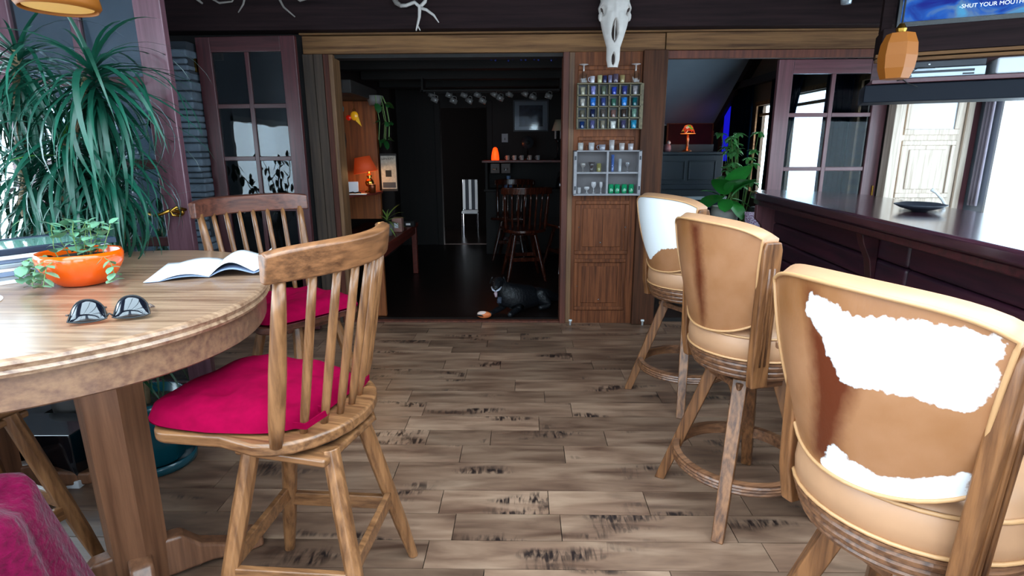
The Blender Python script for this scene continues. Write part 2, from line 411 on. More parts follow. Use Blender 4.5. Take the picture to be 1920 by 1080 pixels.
def hide_material(name):
    """cowhide: white and dark-brown areas follow the signed distances stored on the mesh, with furry borders"""
    m = bpy.data.materials.new(name)
    nt, b = nodes(m); N = nt.nodes; L = nt.links
    tc = N.new('ShaderNodeTexCoord')
    n = N.new('ShaderNodeTexNoise'); n.inputs['Scale'].default_value = 60; n.inputs['Detail'].default_value = 6; L.new(tc.outputs['Object'], n.inputs['Vector'])
    n2 = N.new('ShaderNodeTexNoise'); n2.inputs['Scale'].default_value = 7; n2.inputs['Detail'].default_value = 4; L.new(tc.outputs['Object'], n2.inputs['Vector'])
    n3 = N.new('ShaderNodeTexNoise'); n3.inputs['Scale'].default_value = 5; n3.inputs['Detail'].default_value = 5
    mp = N.new('ShaderNodeMapping'); mp.inputs['Scale'].default_value = (40, 40, 12); L.new(tc.outputs['Object'], mp.inputs[0]); L.new(mp.outputs[0], n3.inputs['Vector'])
    def attr(k, width, amp):
        a = N.new('ShaderNodeAttribute'); a.attribute_name = k
        q = N.new('ShaderNodeMath'); q.operation = 'MULTIPLY_ADD'; q.inputs[1].default_value = amp; L.new(n.outputs['Fac'], q.inputs[0]); L.new(a.outputs['Fac'], q.inputs[2])
        s = N.new('ShaderNodeMapRange'); s.inputs['From Min'].default_value = amp * 0.5 - width; s.inputs['From Max'].default_value = amp * 0.5 + width; L.new(q.outputs[0], s.inputs[0])
        return s.outputs[0]
    r = N.new('ShaderNodeValToRGB'); e = r.color_ramp.elements
    e[0].position = 0.3; e[0].color = hexc('#8c5a34'); e[1].position = 0.7; e[1].color = hexc('#a47250'); L.new(n2.outputs['Fac'], r.inputs[0])
    mx = N.new('ShaderNodeMix'); mx.data_type = 'RGBA'; mx.inputs['B'].default_value = hexc('#5c2814')
    L.new(attr('hide_brown', 0.045, 0.05), mx.inputs['Factor']); L.new(r.outputs[0], mx.inputs['A'])
    mx2 = N.new('ShaderNodeMix'); mx2.data_type = 'RGBA'; mx2.inputs['B'].default_value = (0.86, 0.87, 0.88, 1)
    L.new(attr('hide_white', 0.006, 0.07), mx2.inputs['Factor']); L.new(mx.outputs['Result'], mx2.inputs['A'])
    L.new(mx2.outputs['Result'], b.inputs['Base Color'])
    b.inputs['Roughness'].default_value = 0.32
    bp = N.new('ShaderNodeBump'); bp.inputs['Strength'].default_value = 0.12; bp.inputs['Distance'].default_value = 0.004
    L.new(n3.outputs['Fac'], bp.inputs['Height']); L.new(bp.outputs[0], b.inputs['Normal'])
    return m
M['hide'] = hide_material('cowhide')

# ------------------------------------------------------------------ room shell
XL, XR, YB, YF, ZC = -2.62, 3.37, -2.6, 4.42, 2.50
def wall(name, axis, c0, c1, a0, a1, z0, z1, holes, m, bevel=0):
    b = MB(); cuts = sorted(set([a0, a1] + [h[0] for h in holes] + [h[1] for h in holes]))
    for p, q in zip(cuts, cuts[1:]):
        mid = (p + q) / 2; z = z0
        for h in sorted([h for h in holes if h[0] < mid < h[1]], key=lambda h: h[2]):
            if h[2] > z:
                b.box(p, q, c0, c1, z, h[2]) if axis == 'X' else b.box(c0, c1, p, q, z, h[2])
            z = h[3]
        if z < z1:
            b.box(p, q, c0, c1, z, z1) if axis == 'X' else b.box(c0, c1, p, q, z, z1)
    return struct(b.build(name, m))

# floor: slab below, single planks on top where they can be told apart
floor = struct(B(XL, XR, YB, 4.43, -0.12, -0.016).build('floor', mat('subfloor', '#1c1512', 0.8)))
rows = [4.43, 4.252, 4.119, 3.957, 3.81, 3.69, 3.545, 3.39, 3.22, 3.055, 2.899, 2.731, 2.58, 2.43, 2.277, 2.065, 1.91, 1.757, 1.614, 1.46, 1.31, 1.16, 1.0, 0.85]
joints = {15: [-1.2, -0.33, 0.1, 0.49, 0.88, 1.5], 14: [-1.3, -0.56, 1.11], 16: [-1.0, -0.26, 0.14, 0.77, 1.4], 17: [-1.1, -0.34, 0.85, 1.6], 13: [-0.9, -0.29, 0.19, 0.7, 1.35],
          12: [-1.1, -0.47, -0.16, 0.4, 0.8, 1.5], 11: [-1.3, -0.6, 0.08, 0.84], 10: [-1.0, -0.54, 0.26, 1.13], 9: [-1.2, -0.65, 0.12, 0.77, 1.5], 8: [-0.81, -0.05, 0.88],
          7: [-1.0, -0.36, 0.62, 1.3], 6: [-1.1, -0.52, -0.15, 0.45, 1.37], 5: [-1.2, -0.3, 0.33, 1.1]}
rf = random.Random(3)
for i, (ya, yb) in enumerate(zip(rows, rows[1:])):
    js = joints.get(i)
    if not js:
        js = []; x = -1.9 + rf.random() * 0.6
        while x < 2.3: js.append(x); x += rf.choice([0.42, 0.62, 0.8, 0.95])
    js = [XL + 0.1 + rf.random() * 0.1] + ([-1.9] if js[0] > -1.7 else []) + js + [js[-1] + 0.75]
    if js[-1] < 2.7: js.append(js[-1] + 0.8)
    js = [x for x in js if x < XR - 0.1] + [XR - 0.02]
    for a, c in zip(js, js[1:]):
        w2, d2 = (c - a) / 2 - 0.0015, (ya - yb) / 2 - 0.0015
        o = B(-w2, w2, -d2, d2, -0.014, rf.uniform(-0.0006, 0.0006)).build('plank', M['floor'], floor, loc=((a + c) / 2, (ya + yb) / 2, 0))
# plain rest of the floor, level with the planks, behind and beside the camera
struct(B(XL, XR, YB, 0.85, -0.016, -0.0005).build('floor_rear', M['floor']))

# ceiling of the sun room with boards
ADDED_SKYLIGHT = (-1.9, 2.6, -1.6, 1.9)     # unseen roof glazing added for top light, behind and above the camera
cb = MB(); cb.box(XL, XR, ADDED_SKYLIGHT[3], 4.42, ZC, ZC + 0.1); cb.box(XL, XR, YB, ADDED_SKYLIGHT[2], ZC, ZC + 0.1)
cb.box(XL, ADDED_SKYLIGHT[0], ADDED_SKYLIGHT[2], ADDED_SKYLIGHT[3], ZC, ZC + 0.1); cb.box(ADDED_SKYLIGHT[1], XR, ADDED_SKYLIGHT[2], ADDED_SKYLIGHT[3], ZC, ZC + 0.1)
ceil = struct(cb.build('ceiling', M['ceiling']))
for k in range(9):
    y0 = ADDED_SKYLIGHT[3] + k * 0.28
    B(XL + 0.01, XR - 0.01, y0 + 0.006, y0 + 0.275, -0.02, 0).build('board', M['ceiling'], ceil, loc=(0, 0, ZC))
for k in range(6):
    x = ADDED_SKYLIGHT[0] + (ADDED_SKYLIGHT[1] - ADDED_SKYLIGHT[0]) * k / 5
    B(x - 0.03, x + 0.03, ADDED_SKYLIGHT[2], ADDED_SKYLIGHT[3], 0, 0.08).build('added_roof_bar', M['white_paint'], ceil, loc=(0, 0, ZC))
B(ADDED_SKYLIGHT[0], ADDED_SKYLIGHT[1], ADDED_SKYLIGHT[2], ADDED_SKYLIGHT[3], 0.084, 0.088).build('added_roof_pane', M['glass'], ceil, loc=(0, 0, ZC))
portal('daylight_portal', ((ADDED_SKYLIGHT[0] + ADDED_SKYLIGHT[1]) / 2, (ADDED_SKYLIGHT[2] + ADDED_SKYLIGHT[3]) / 2, ZC + 0.12), (0, 0, 0), ADDED_SKYLIGHT[1] - ADDED_SKYLIGHT[0], ADDED_SKYLIGHT[3] - ADDED_SKYLIGHT[2])

# left, right, rear walls with their windows
LH = [(-2.2, 1.15, 0.45, 2.2), (1.4, 3.35, 0.78, 1.66), (2.9, 3.5, 1.86, 2.2)]
LH = [(-2.2, 1.15, 0.45, 2.2), (1.4, 3.4, 0.78, 1.66)]
wall('wall_left', 'Y', XL - 0.12, XL, YB, YF, -0.1, ZC, LH, M['grey_wall'])
RH = [(-2.2, 1.1, 0.92, 2.2), (1.25, 4.23, 0.72, 2.0)]
wall('wall_right', 'Y', XR, XR + 0.12, YB, YF, -0.1, ZC, RH, M['grey_wall'])
BH = [(-2.2, -0.3, 0.5, 2.2), (0.2, 2.9, 0.5, 2.2)]
wall('wall_rear', 'X', YB - 0.12, YB, XL, XR, -0.1, ZC, BH, M['grey_wall'])
n = 0
for (a, b2, z0, z1), side in [(h, 'L') for h in LH] + [(h, 'R') for h in RH] + [(h, 'B') for h in BH]:
    n += 1
    f = MB(); t = 0.045 if side != 'R' else 0.02; k = 1 if a in (1.4, 1.25) else max(1, round((b2 - a) / 1.1))
    cs = [a + (b2 - a) * i / k for i in range(k + 1)]
    for i, c in enumerate(cs):
        p, q = (c, c + t) if i == 0 else ((c - t, c) if i == k else (c - t / 2, c + t / 2))
        if side == 'B': f.box(p, q, YB - 0.08, YB - 0.03, z0, z1)
        else:
            xx = XL if side == 'L' else XR
            f.box(min(xx, xx + (-0.08 if side == 'L' else 0.08)), max(xx, xx + (-0.08 if side == 'L' else 0.08)), p, q, z0, z1)
    for z in (z0, z1 - t):
        if side == 'B': f.box(a, b2, YB - 0.08, YB - 0.03, z, z + t)
        else:
            xx = XL - 0.08 if side == 'L' else XR
            f.box(xx, xx + 0.08, a, b2, z, z + t)
    fr = struct(f.build('window_%d' % n, M['white_paint']))
    if side == 'B':
        B(a, b2, YB - 0.057, YB - 0.053, z0, z1).build('pane', M['glass'], fr)
        portal('daylight_portal', ((a + b2) / 2, YB - 0.1, (z0 + z1) / 2), (PI / 2, 0, 0), b2 - a, z1 - z0)
    else:
        xx = XL - 0.04 if side == 'L' else XR + 0.04
        B(xx, xx + 0.004, a, b2, z0, z1).build('pane', M['glass'], fr)
        portal('daylight_portal', (xx + (-0.06 if side == 'L' else 0.06), (a + b2) / 2, (z0 + z1) / 2), (0, -PI / 2 if side == 'L' else PI / 2, 0), z1 - z0, b2 - a)

# the wall ahead: main opening, panel, right opening
OA = (-1.42, 0.306, -0.1, 2.03); OB = (1.03, 2.70, -0.1, 2.02)
wall('wall_back', 'X', 4.42, 4.54, XL, XR, -0.1, ZC, [OA, OB], M['interior'])
struct(B(-1.42, 0.306, 4.43, 4.54, -0.1, 0.0).build('trim_1', M['interior_x']))
struct(B(1.03, 2.70, 4.43, 4.54, -0.1, 0.0).build('trim_2', M['interior_x']))
struct(B(-1.43, 0.37, 4.395, 4.45, 0, 0.012).build('trim_3', M['barn_red'], bevel=0.003))   # threshold
# light header boards
struct(B(-1.61, 1.02, 4.375, 4.42, 2.055, 2.175).build('trim_4', M['trim'], bevel=0.004))
struct(B(1.025, 2.66, 4.37, 4.42, 2.062, 2.178).build('trim_5', M['trim'], bevel=0.004))
struct(B(-1.62, 2.62, 4.35, 4.42, 2.180, 2.192).build('trim_6', M['trim'], bevel=0.002))
struct(B(-2.44, -2.22, 4.39, 4.42, 2.02, 2.13).build('trim_7', M['trim'], bevel=0.003))
# dark beam above
struct(B(-2.6, 2.60, 4.26, 4.42, 2.195, 2.40).build('trim_8', M['beam'], bevel=0.008))
# upright boards left of the main opening
struct(B(-1.625, -1.545, 4.39, 4.42, 0, 2.055).build('trim_9', M['barn'], bevel=0.004))
struct(B(-1.54, -1.475, 4.38, 4.42, 0, 2.055).build('trim_10', M['barn'], bevel=0.004))
struct(B(-1.472, -1.425, 4.385, 4.42, 0, 2.055).build('trim_11', M['barn_red'], bevel=0.004))
struct(B(-1.425, -1.395, 4.37, 4.54, 0, 2.05).build('trim_12', M['trim_z'], bevel=0.003))
# frame right of the opening
struct(B(0.29, 0.335, 4.37, 4.54, 0, 2.055).build('trim_13', M['barn_red'], bevel=0.004))
struct(B(0.335, 0.375, 4.385, 4.42, 0, 2.055).build('trim_14', M['trim_z'], bevel=0.004))
struct(B(0.865, 1.04, 4.34, 4.54, 0, 2.06).build('trim_15', M['post'], bevel=0.006))
struct(B(1.04, 2.70, 4.385, 4.42, 2.005, 2.06).build('trim_16', M['barn_red'], bevel=0.004))
# panelled narrow door beside the post
pd = struct(B(0.375, 0.865, 4.39, 4.42, 0.0, 2.055).build('door_1', M['panel']))
def raised(parent, x0, x1, z0, z1, y, m, w=0.03):
    f = MB(); f.box(x0, x1, y - 0.014, y, z0, z0 + w); f.box(x0, x1, y - 0.014, y, z1 - w, z1)
    f.box(x0, x0 + w, y - 0.014, y, z0 + w, z1 - w); f.box(x1 - w, x1, y - 0.014, y, z0 + w, z1 - w)
    f.build('panel_moulding', m, parent, bevel=0.006)
    g = 0.03
    MB().prism([(x0 + w + g, z0 + w + g), (x1 - w - g, z0 + w + g), (x1 - w - g, z1 - w - g), (x0 + w + g, z1 - w - g)], 0.0, 0.008, rotm((0, y, 0), rx=PI / 2)).build('raised_panel', m, parent, bevel=0.006)
raised(pd, 0.40, 0.815, 0.565, 0.985, 4.39, M['panel']); raised(pd, 0.40, 0.805, 0.11, 0.53, 4.39, M['panel'])
raised(pd, 0.41, 0.83, 1.25, 1.46, 4.39, M['panel']); raised(pd, 0.40, 0.84, 1.78, 1.96, 4.39, M['panel'])
for x, z in ((0.43, 0.78), (0.60, 0.66), (0.79, 0.78), (0.425, 0.31), (0.60, 0.20)):
    MB().ball((x, 4.378, z), 0.006, 8).build('nail', M['chrome'], pd)
for x in (0.375, 0.95):
    stop = MB().lathe([(0.008, 0), (0.008, 0.03), (0.014, 0.034), (0.014, 0.046)], (0, 0, 0), 10, rotm((x, 4.33, 0.03), rx=0)).build('door_stop', M['white_paint'], smooth=True)
    stop.location.z = -0.03
    tag(stop, 'small white door stop at the foot of the ' + ('panel door' if x < 0.5 else 'dark post'), 'door stop')
# wall to the right of the leaf and the oak panel door, its overlit paleness in the colour
struct(B(2.70, 2.775, 4.33, 4.42, 0, 2.06).build('trim_17', M['oakdoor'], bevel=0.004))
struct(B(3.235, 3.28, 4.35, 4.42, 0, 2.06).build('trim_18', M['oakdoor'], bevel=0.004))
struct(B(3.283, 3.33, 4.36, 4.42, 0, 2.3).build('trim_19', M['mauve_door'], bevel=0.004))
od = struct(B(2.78, 3.23, 4.37, 4.42, 0, 2.03).build('door_2', M['oakdoor']))
raised(od, 2.80, 3.20, 1.00, 1.42, 4.37, M['oakdoor'], 0.035); raised(od, 2.80, 3.20, 0.3, 0.95, 4.37, M['oakdoor'], 0.035)
f = MB(); f.box(2.80, 3.20, 4.352, 4.37, 1.46, 1.50); f.box(2.80, 2.84, 4.352, 4.37, 1.5, 1.95); f.box(3.16, 3.20, 4.352, 4.37, 1.5, 1.95); f.box(2.84, 3.16, 4.352, 4.37, 1.91, 1.95)
f.build('glazing_frame', M['oakdoor'], od, bevel=0.004)
B(2.84, 3.16, 4.362, 4.369, 1.5, 1.91).build('pane', mat('frosted_pane', '#c9d0da', 0.15), od)
# curtains hung in the right corner
def curtain(name, p0, p1, z0, z1, m, folds, amp, label, cat='curtain', taper=1.0, group=None, anchor=0.5):
    p0, p1 = Vector(p0), Vector(p1); d = (p1 - p0); nrm = Vector((-d.y, d.x)).normalized()
    def fn(u, v):
        s = anchor + (u - anchor) * (taper + (1 - taper) * v)
        q = p0 + d * s + nrm * (amp * math.sin(u * folds * 2 * PI) * (1 - 0.3 * v))
        return (q.x, q.y, z0 + (z1 - z0) * v)
    o = MB().grid(fn, folds * 8, 6).build(name, m, smooth=True, fix=False, solid=0.004)
    return tag(o, label, cat, group)
curtain('curtain', (3.33, 4.33), (3.33, 4.235), 0.95, 2.1, M['pale_curtain'], 3, 0.016, 'narrow mauve grey curtain hanging in the corner by the bright window')

# ------------------------------------------------------------------ french door leaves
def leaf(n, x0, x1, y, z0, z1, mv, mr, mg, rows_z, stile=0.10, muntin=0.03, ry=0.0, xm=None):
    """x0..x1 outer edges, rows_z = z of horizontal bars; two panes wide"""
    t = 0.04
    f = MB()
    f.box(x0, x0 + stile, y - t / 2, y + t / 2, z0, z1); f.box(x1 - stile, x1, y - t / 2, y + t / 2, z0, z1)
    d = struct(f.build('door_%d' % n, mv, bevel=0.005))
    B(x0 + stile, x1 - stile, y - t / 2, y + t / 2, z1 - 0.1, z1).build('top_rail', mr, d, bevel=0.004)
    B(x0 + stile, x1 - stile, y - t / 2, y + t / 2, z0, z0 + 0.2).build('bottom_rail', mr, d, bevel=0.004)
    xm = xm or (x0 + x1) / 2
    B(xm - muntin / 2, xm + muntin / 2, y - t / 2 + 0.006, y + t / 2 - 0.006, z0 + 0.2, z1 - 0.1).build('muntin', mv, d, bevel=0.004)
    for z in rows_z:
        for a, b in ((x0 + stile, xm - muntin / 2), (xm + muntin / 2, x1 - stile)):
            B(a, b, y - t / 2 + 0.006, y + t / 2 - 0.006, z - muntin / 2, z + muntin / 2).build('muntin', mr, d, bevel=0.004)
    zz = [z0 + 0.2] + sorted(rows_z) + [z1 - 0.1]
    for a, b in zip(zz, zz[1:]):
        for p, q in ((x0 + stile, xm), (xm, x1 - stile)):
            dx = rf.uniform(-0.0015, 0.0015)
            B(p, q, y - 0.002 + dx, y + 0.002 + dx, a, b).build('pane', mg, d)
    return d
M['mauve_x'] = wood('mauve_brown_rail', '#6a4046', '#4a2a30', 'X', 0.7, 0.4, 0.4, coat=0.1)
M['red_x'] = wood('reddish_rail', '#4f2426', '#301415', 'X', 0.7, 0.4, 0.5, coat=0.1)
d3 = leaf(3, -2.29, -1.575, 4.2, 0.02, 2.14, M['red_door'], M['red_x'], M['door_glass'], [1.68, 1.315, 0.95, 0.585], 0.105)
B(-2.31, -2.295, 4.17, 4.19, 1.91, 2.0).build('brass_hinge', M['brass'], d3)
_a = math.radians(-3); d3.rotation_euler = (0, 0, _a); _p = Vector((-2.29, 4.2, 0)); d3.location = _p - Matrix.Rotation(_a, 3, 'Z') @ _p
d4 = leaf(4, 1.87, 2.695, 4.45, 0.02, 2.0, M['mauve_door'], M['mauve_x'], M['leaf_glass'], [1.61, 1.215, 0.83, 0.45], 0.11)
B(2.662, 2.672, 4.415, 4.43, 1.0, 1.09).build('brass_hinge', M['brass'], d4)
d5 = leaf(5, -2.40, -1.59, 2.68, 0.02, 2.22, M['near_stile'], M['red_x'], M['near_glass'], [1.675, 1.31, 0.945, 0.58], 0.125, 0.045, xm=-1.99)
hd = MB().tube([(-1.62, 2.65, 1.09), (-1.66, 2.62, 1.10), (-1.69, 2.60, 1.085), (-1.72, 2.60, 1.078), (-1.745, 2.60, 1.09)], [0.010, 0.009, 0.008, 0.007, 0.009], 10)
hd.tube([(-1.60, 2.655, 1.10), (-1.625, 2.62, 1.115), (-1.65, 2.61, 1.10), (-1.64, 2.61, 1.08), (-1.61, 2.63, 1.075)], 0.007, 8)
hd.lathe([(0.02, 0), (0.02, 0.008)], (0, 0, 0), 14, rotm((-1.63, 2.66, 1.09), rx=PI / 2))
hd.build('brass_lever_handle', M['brass'], d5, smooth=True)

# stacked stone pillar in the back-left corner
sp = struct(B(-2.57, -2.31, 4.10, 4.40, 0, 2.1).build('wall_pillar', mat('mortar', '#2a2f36', 0.9)))
z = 0.0; rs = random.Random(11)
while z < 2.0:
    h = rs.uniform(0.035, 0.07); w = rs.uniform(0.0, 0.03)
    B(-2.6, -2.285 - w, 4.06 + rs.uniform(0, 0.02), 4.3, z + 0.004, z + h).build('stone', M['stone'], sp, bevel=0.014)
    z += h

# ------------------------------------------------------------------ header shelf over the bar with television
hs = empty('hanging_bar_shelf', (2.02, 3.46, 0), math.radians(-24))
tag(hs, 'dark wooden header shelf hung over the bar below the television', 'shelf')
B(0, 1.45, 0.0, 0.30, 1.885, 2.02).build('upper_beam', M['beam'], hs, bevel=0.006)
B(-0.02, 1.45, 0.0, 0.30, 1.725, 1.748).build('shelf_board', M['mauve_x'], hs, bevel=0.003)
B(0, 1.45, 0.27, 0.30, 1.748, 1.885).build('back_board', M['mauve_x'], hs)
B(-0.02, 1.45, 0.0, 0.04, 1.865, 1.883).build('light_strip', M['trim'], hs, bevel=0.003)
B(-0.02, 1.45, 0.0, 0.04, 1.840, 1.858).build('light_strip', M['trim'], hs, bevel=0.003)
B(-0.05, 1.45, 0.02, 0.28, 1.625, 1.722).build('lower_beam', mat('dark_blue_brown_beam', '#0a101c', 0.6, spec=0.2), hs, bevel=0.006)
B(0.0, 0.05, 0.1, 0.2, 2.02, 2.5).build('hanger', M['beam'], hs); B(1.3, 1.35, 0.1, 0.2, 2.02, 2.5).build('hanger', M['beam'], hs)
tv = empty('television', (2.09, 3.46, 2.024), math.radians(-24))
tag(tv, 'flat black television showing a bright blue picture, at the top right', 'television')
B(0, 1.12, 0.03, 0.09, 0, 0.45).build('bezel', M['screen_frame'], tv, bevel=0.006)
def screen_material():
    m = bpy.data.materials.new('blue_television_picture'); nt, b = nodes(m); N = nt.nodes; L = nt.links
    tc = N.new('ShaderNodeTexCoord'); mp = N.new('ShaderNodeMapping'); mp.inputs['Scale'].default_value = (5, 1, 9); L.new(tc.outputs['Object'], mp.inputs[0])
    n1 = N.new('ShaderNodeTexNoise'); n1.inputs['Scale'].default_value = 1.1; n1.inputs['Detail'].default_value = 4; n1.inputs['Distortion'].default_value = 1.0; L.new(mp.outputs[0], n1.inputs[0])
    r = N.new('ShaderNodeValToRGB'); e = r.color_ramp.elements
    e[0].position = 0.35; e[0].color = hexc('#061c90'); e[1].position = 0.78; e[1].color = hexc('#4ab4ec')
    x = e.new(0.5); x.color = hexc('#1d62c8'); x = e.new(0.6); x.color = hexc('#5f86b8')
    L.new(n1.outputs['Fac'], r.inputs[0]); b.inputs['Base Color'].default_value = (0.01, 0.01, 0.02, 1)
    L.new(r.outputs[0], b.inputs['Emission Color']); b.inputs['Emission Strength'].default_value = 0.9; b.inputs['Roughness'].default_value = 0.5; b.inputs['Specular IOR Level'].default_value = 0.1
    return m
B(0.02, 1.10, 0.024, 0.03, 0.03, 0.43).build('screen', screen_material(), tv)
text_mesh('caption_text', '-SHUT YOUR MOUTH-', 0.028, mat('caption_white', '#dfe8f4', 0.5, emit='#dfe8f4', estr=0.8), tv, (0.42, 0.022, 0.075), (PI / 2, 0, 0))
def local(root, *a): return a
pl = empty('disc_player', (2.02, 3.46, 1.748), math.radians(-24)); tag(pl, 'flat silver disc player with a long dark slot on the bar shelf', 'disc player')
B(0.13, 0.50, 0.01, 0.24, 0.002, 0.05).build('case', M['silver'], pl, bevel=0.004)
B(0.16, 0.45, 0.005, 0.011, 0.024, 0.036).build('disc_slot', M['charcoal'], pl); B(0.40, 0.45, 0.005, 0.011, 0.008, 0.016).build('button', M['charcoal'], pl)
pb = empty('receiver_box', (2.02, 3.46, 1.80), math.radians(-24)); tag(pb, 'thin black receiver box lying on top of the silver disc player', 'receiver')
B(0.15, 0.50, 0.02, 0.22, 0, 0.035).build('case', M['charcoal'], pb, bevel=0.004); B(0.24, 0.25, 0.016, 0.02, 0.014, 0.02).build('lamp', M['chrome'], pb)
pc = tag(MB().box(0.54, 0.70, 0.0, 0.2, 0.002, 0.085).build('white_box', mat('white_plastic', '#d6dbe2', 0.3), bevel=0.012), 'glossy white box at the right end of the bar shelf', 'box')
pc.location = (2.02, 3.46, 1.748); pc.rotation_euler = (0, 0, math.radians(-24))
cd = MB().tube([(2.12, 3.40, 1.86), (2.13, 3.39, 1.80), (2.12, 3.40, 1.75), (2.15, 3.385, 1.72), (2.2, 3.37, 1.70)], 0.003, 6)
cd.tube([(2.15, 3.38, 1.87), (2.14, 3.38, 1.80), (2.16, 3.375, 1.755), (2.10, 3.40, 1.735)], 0.003, 6)
cd.tube([(2.15, 3.39, 1.77), (2.19, 3.37, 1.80), (2.26, 3.34, 1.795)], 0.003, 6)
tag(cd.build('cable', M['matte_black'], smooth=True), 'thin black cables dangling at the left end of the bar shelf', 'cable')

# hexagonal amber lamp over the bar
lp = empty('pendant_lamp', (1.605, 2.62, 0)); tag(lp, 'faceted amber hexagonal pendant lamp hanging over the bar', 'pendant lamp')
hexr = [(0.050, 1.84), (0.066, 1.80), (0.071, 1.75), (0.066, 1.70), (0.052, 1.66)]
MB().lathe(hexr, n=6, capb=False, capt=True, mtx=rotm(rz=0.4)).build('lamp_shade', M['amber_shade'], lp, solid=0.004)
MB().tube([(0, 0, 1.845), (0, 0, 2.48)], 0.004, 6).build('cord', M['matte_black'], lp)
MB().lathe([(0.018, 1.845), (0.022, 1.86), (0.01, 1.88)], n=12).build('cap', M['brass'], lp)
MB().lathe([(0.012, 1.82), (0.028, 1.76), (0.018, 1.72)], n=12).build('bulb', mat('pale_bulb', '#d8d0c0', 0.3, emit='#ffe8c0', estr=0.6), lp, smooth=True)
lp2 = empty('pendant_lamp', (-1.497, 1.95, 0)); tag(lp2, 'round amber pendant lamp over the table, cut off by the upper edge', 'pendant lamp')
MB().lathe([(0.105, 1.815), (0.115, 1.83), (0.11, 1.86), (0.075, 2.0), (0.04, 2.05)], n=28, capb=False).build('lamp_shade', M['amber_shade'], lp2, smooth=True, solid=0.004)
MB().tube([(0, 0, 2.05), (0, 0, 2.48)], 0.004, 6).build('cord', M['matte_black'], lp2)
MB().lathe([(0.095, 1.822), (0.09, 1.826)], n=28).build('diffuser', mat('amber_diffuser', '#c89850', 0.5, emit='#d09a50', estr=0.4), lp2)

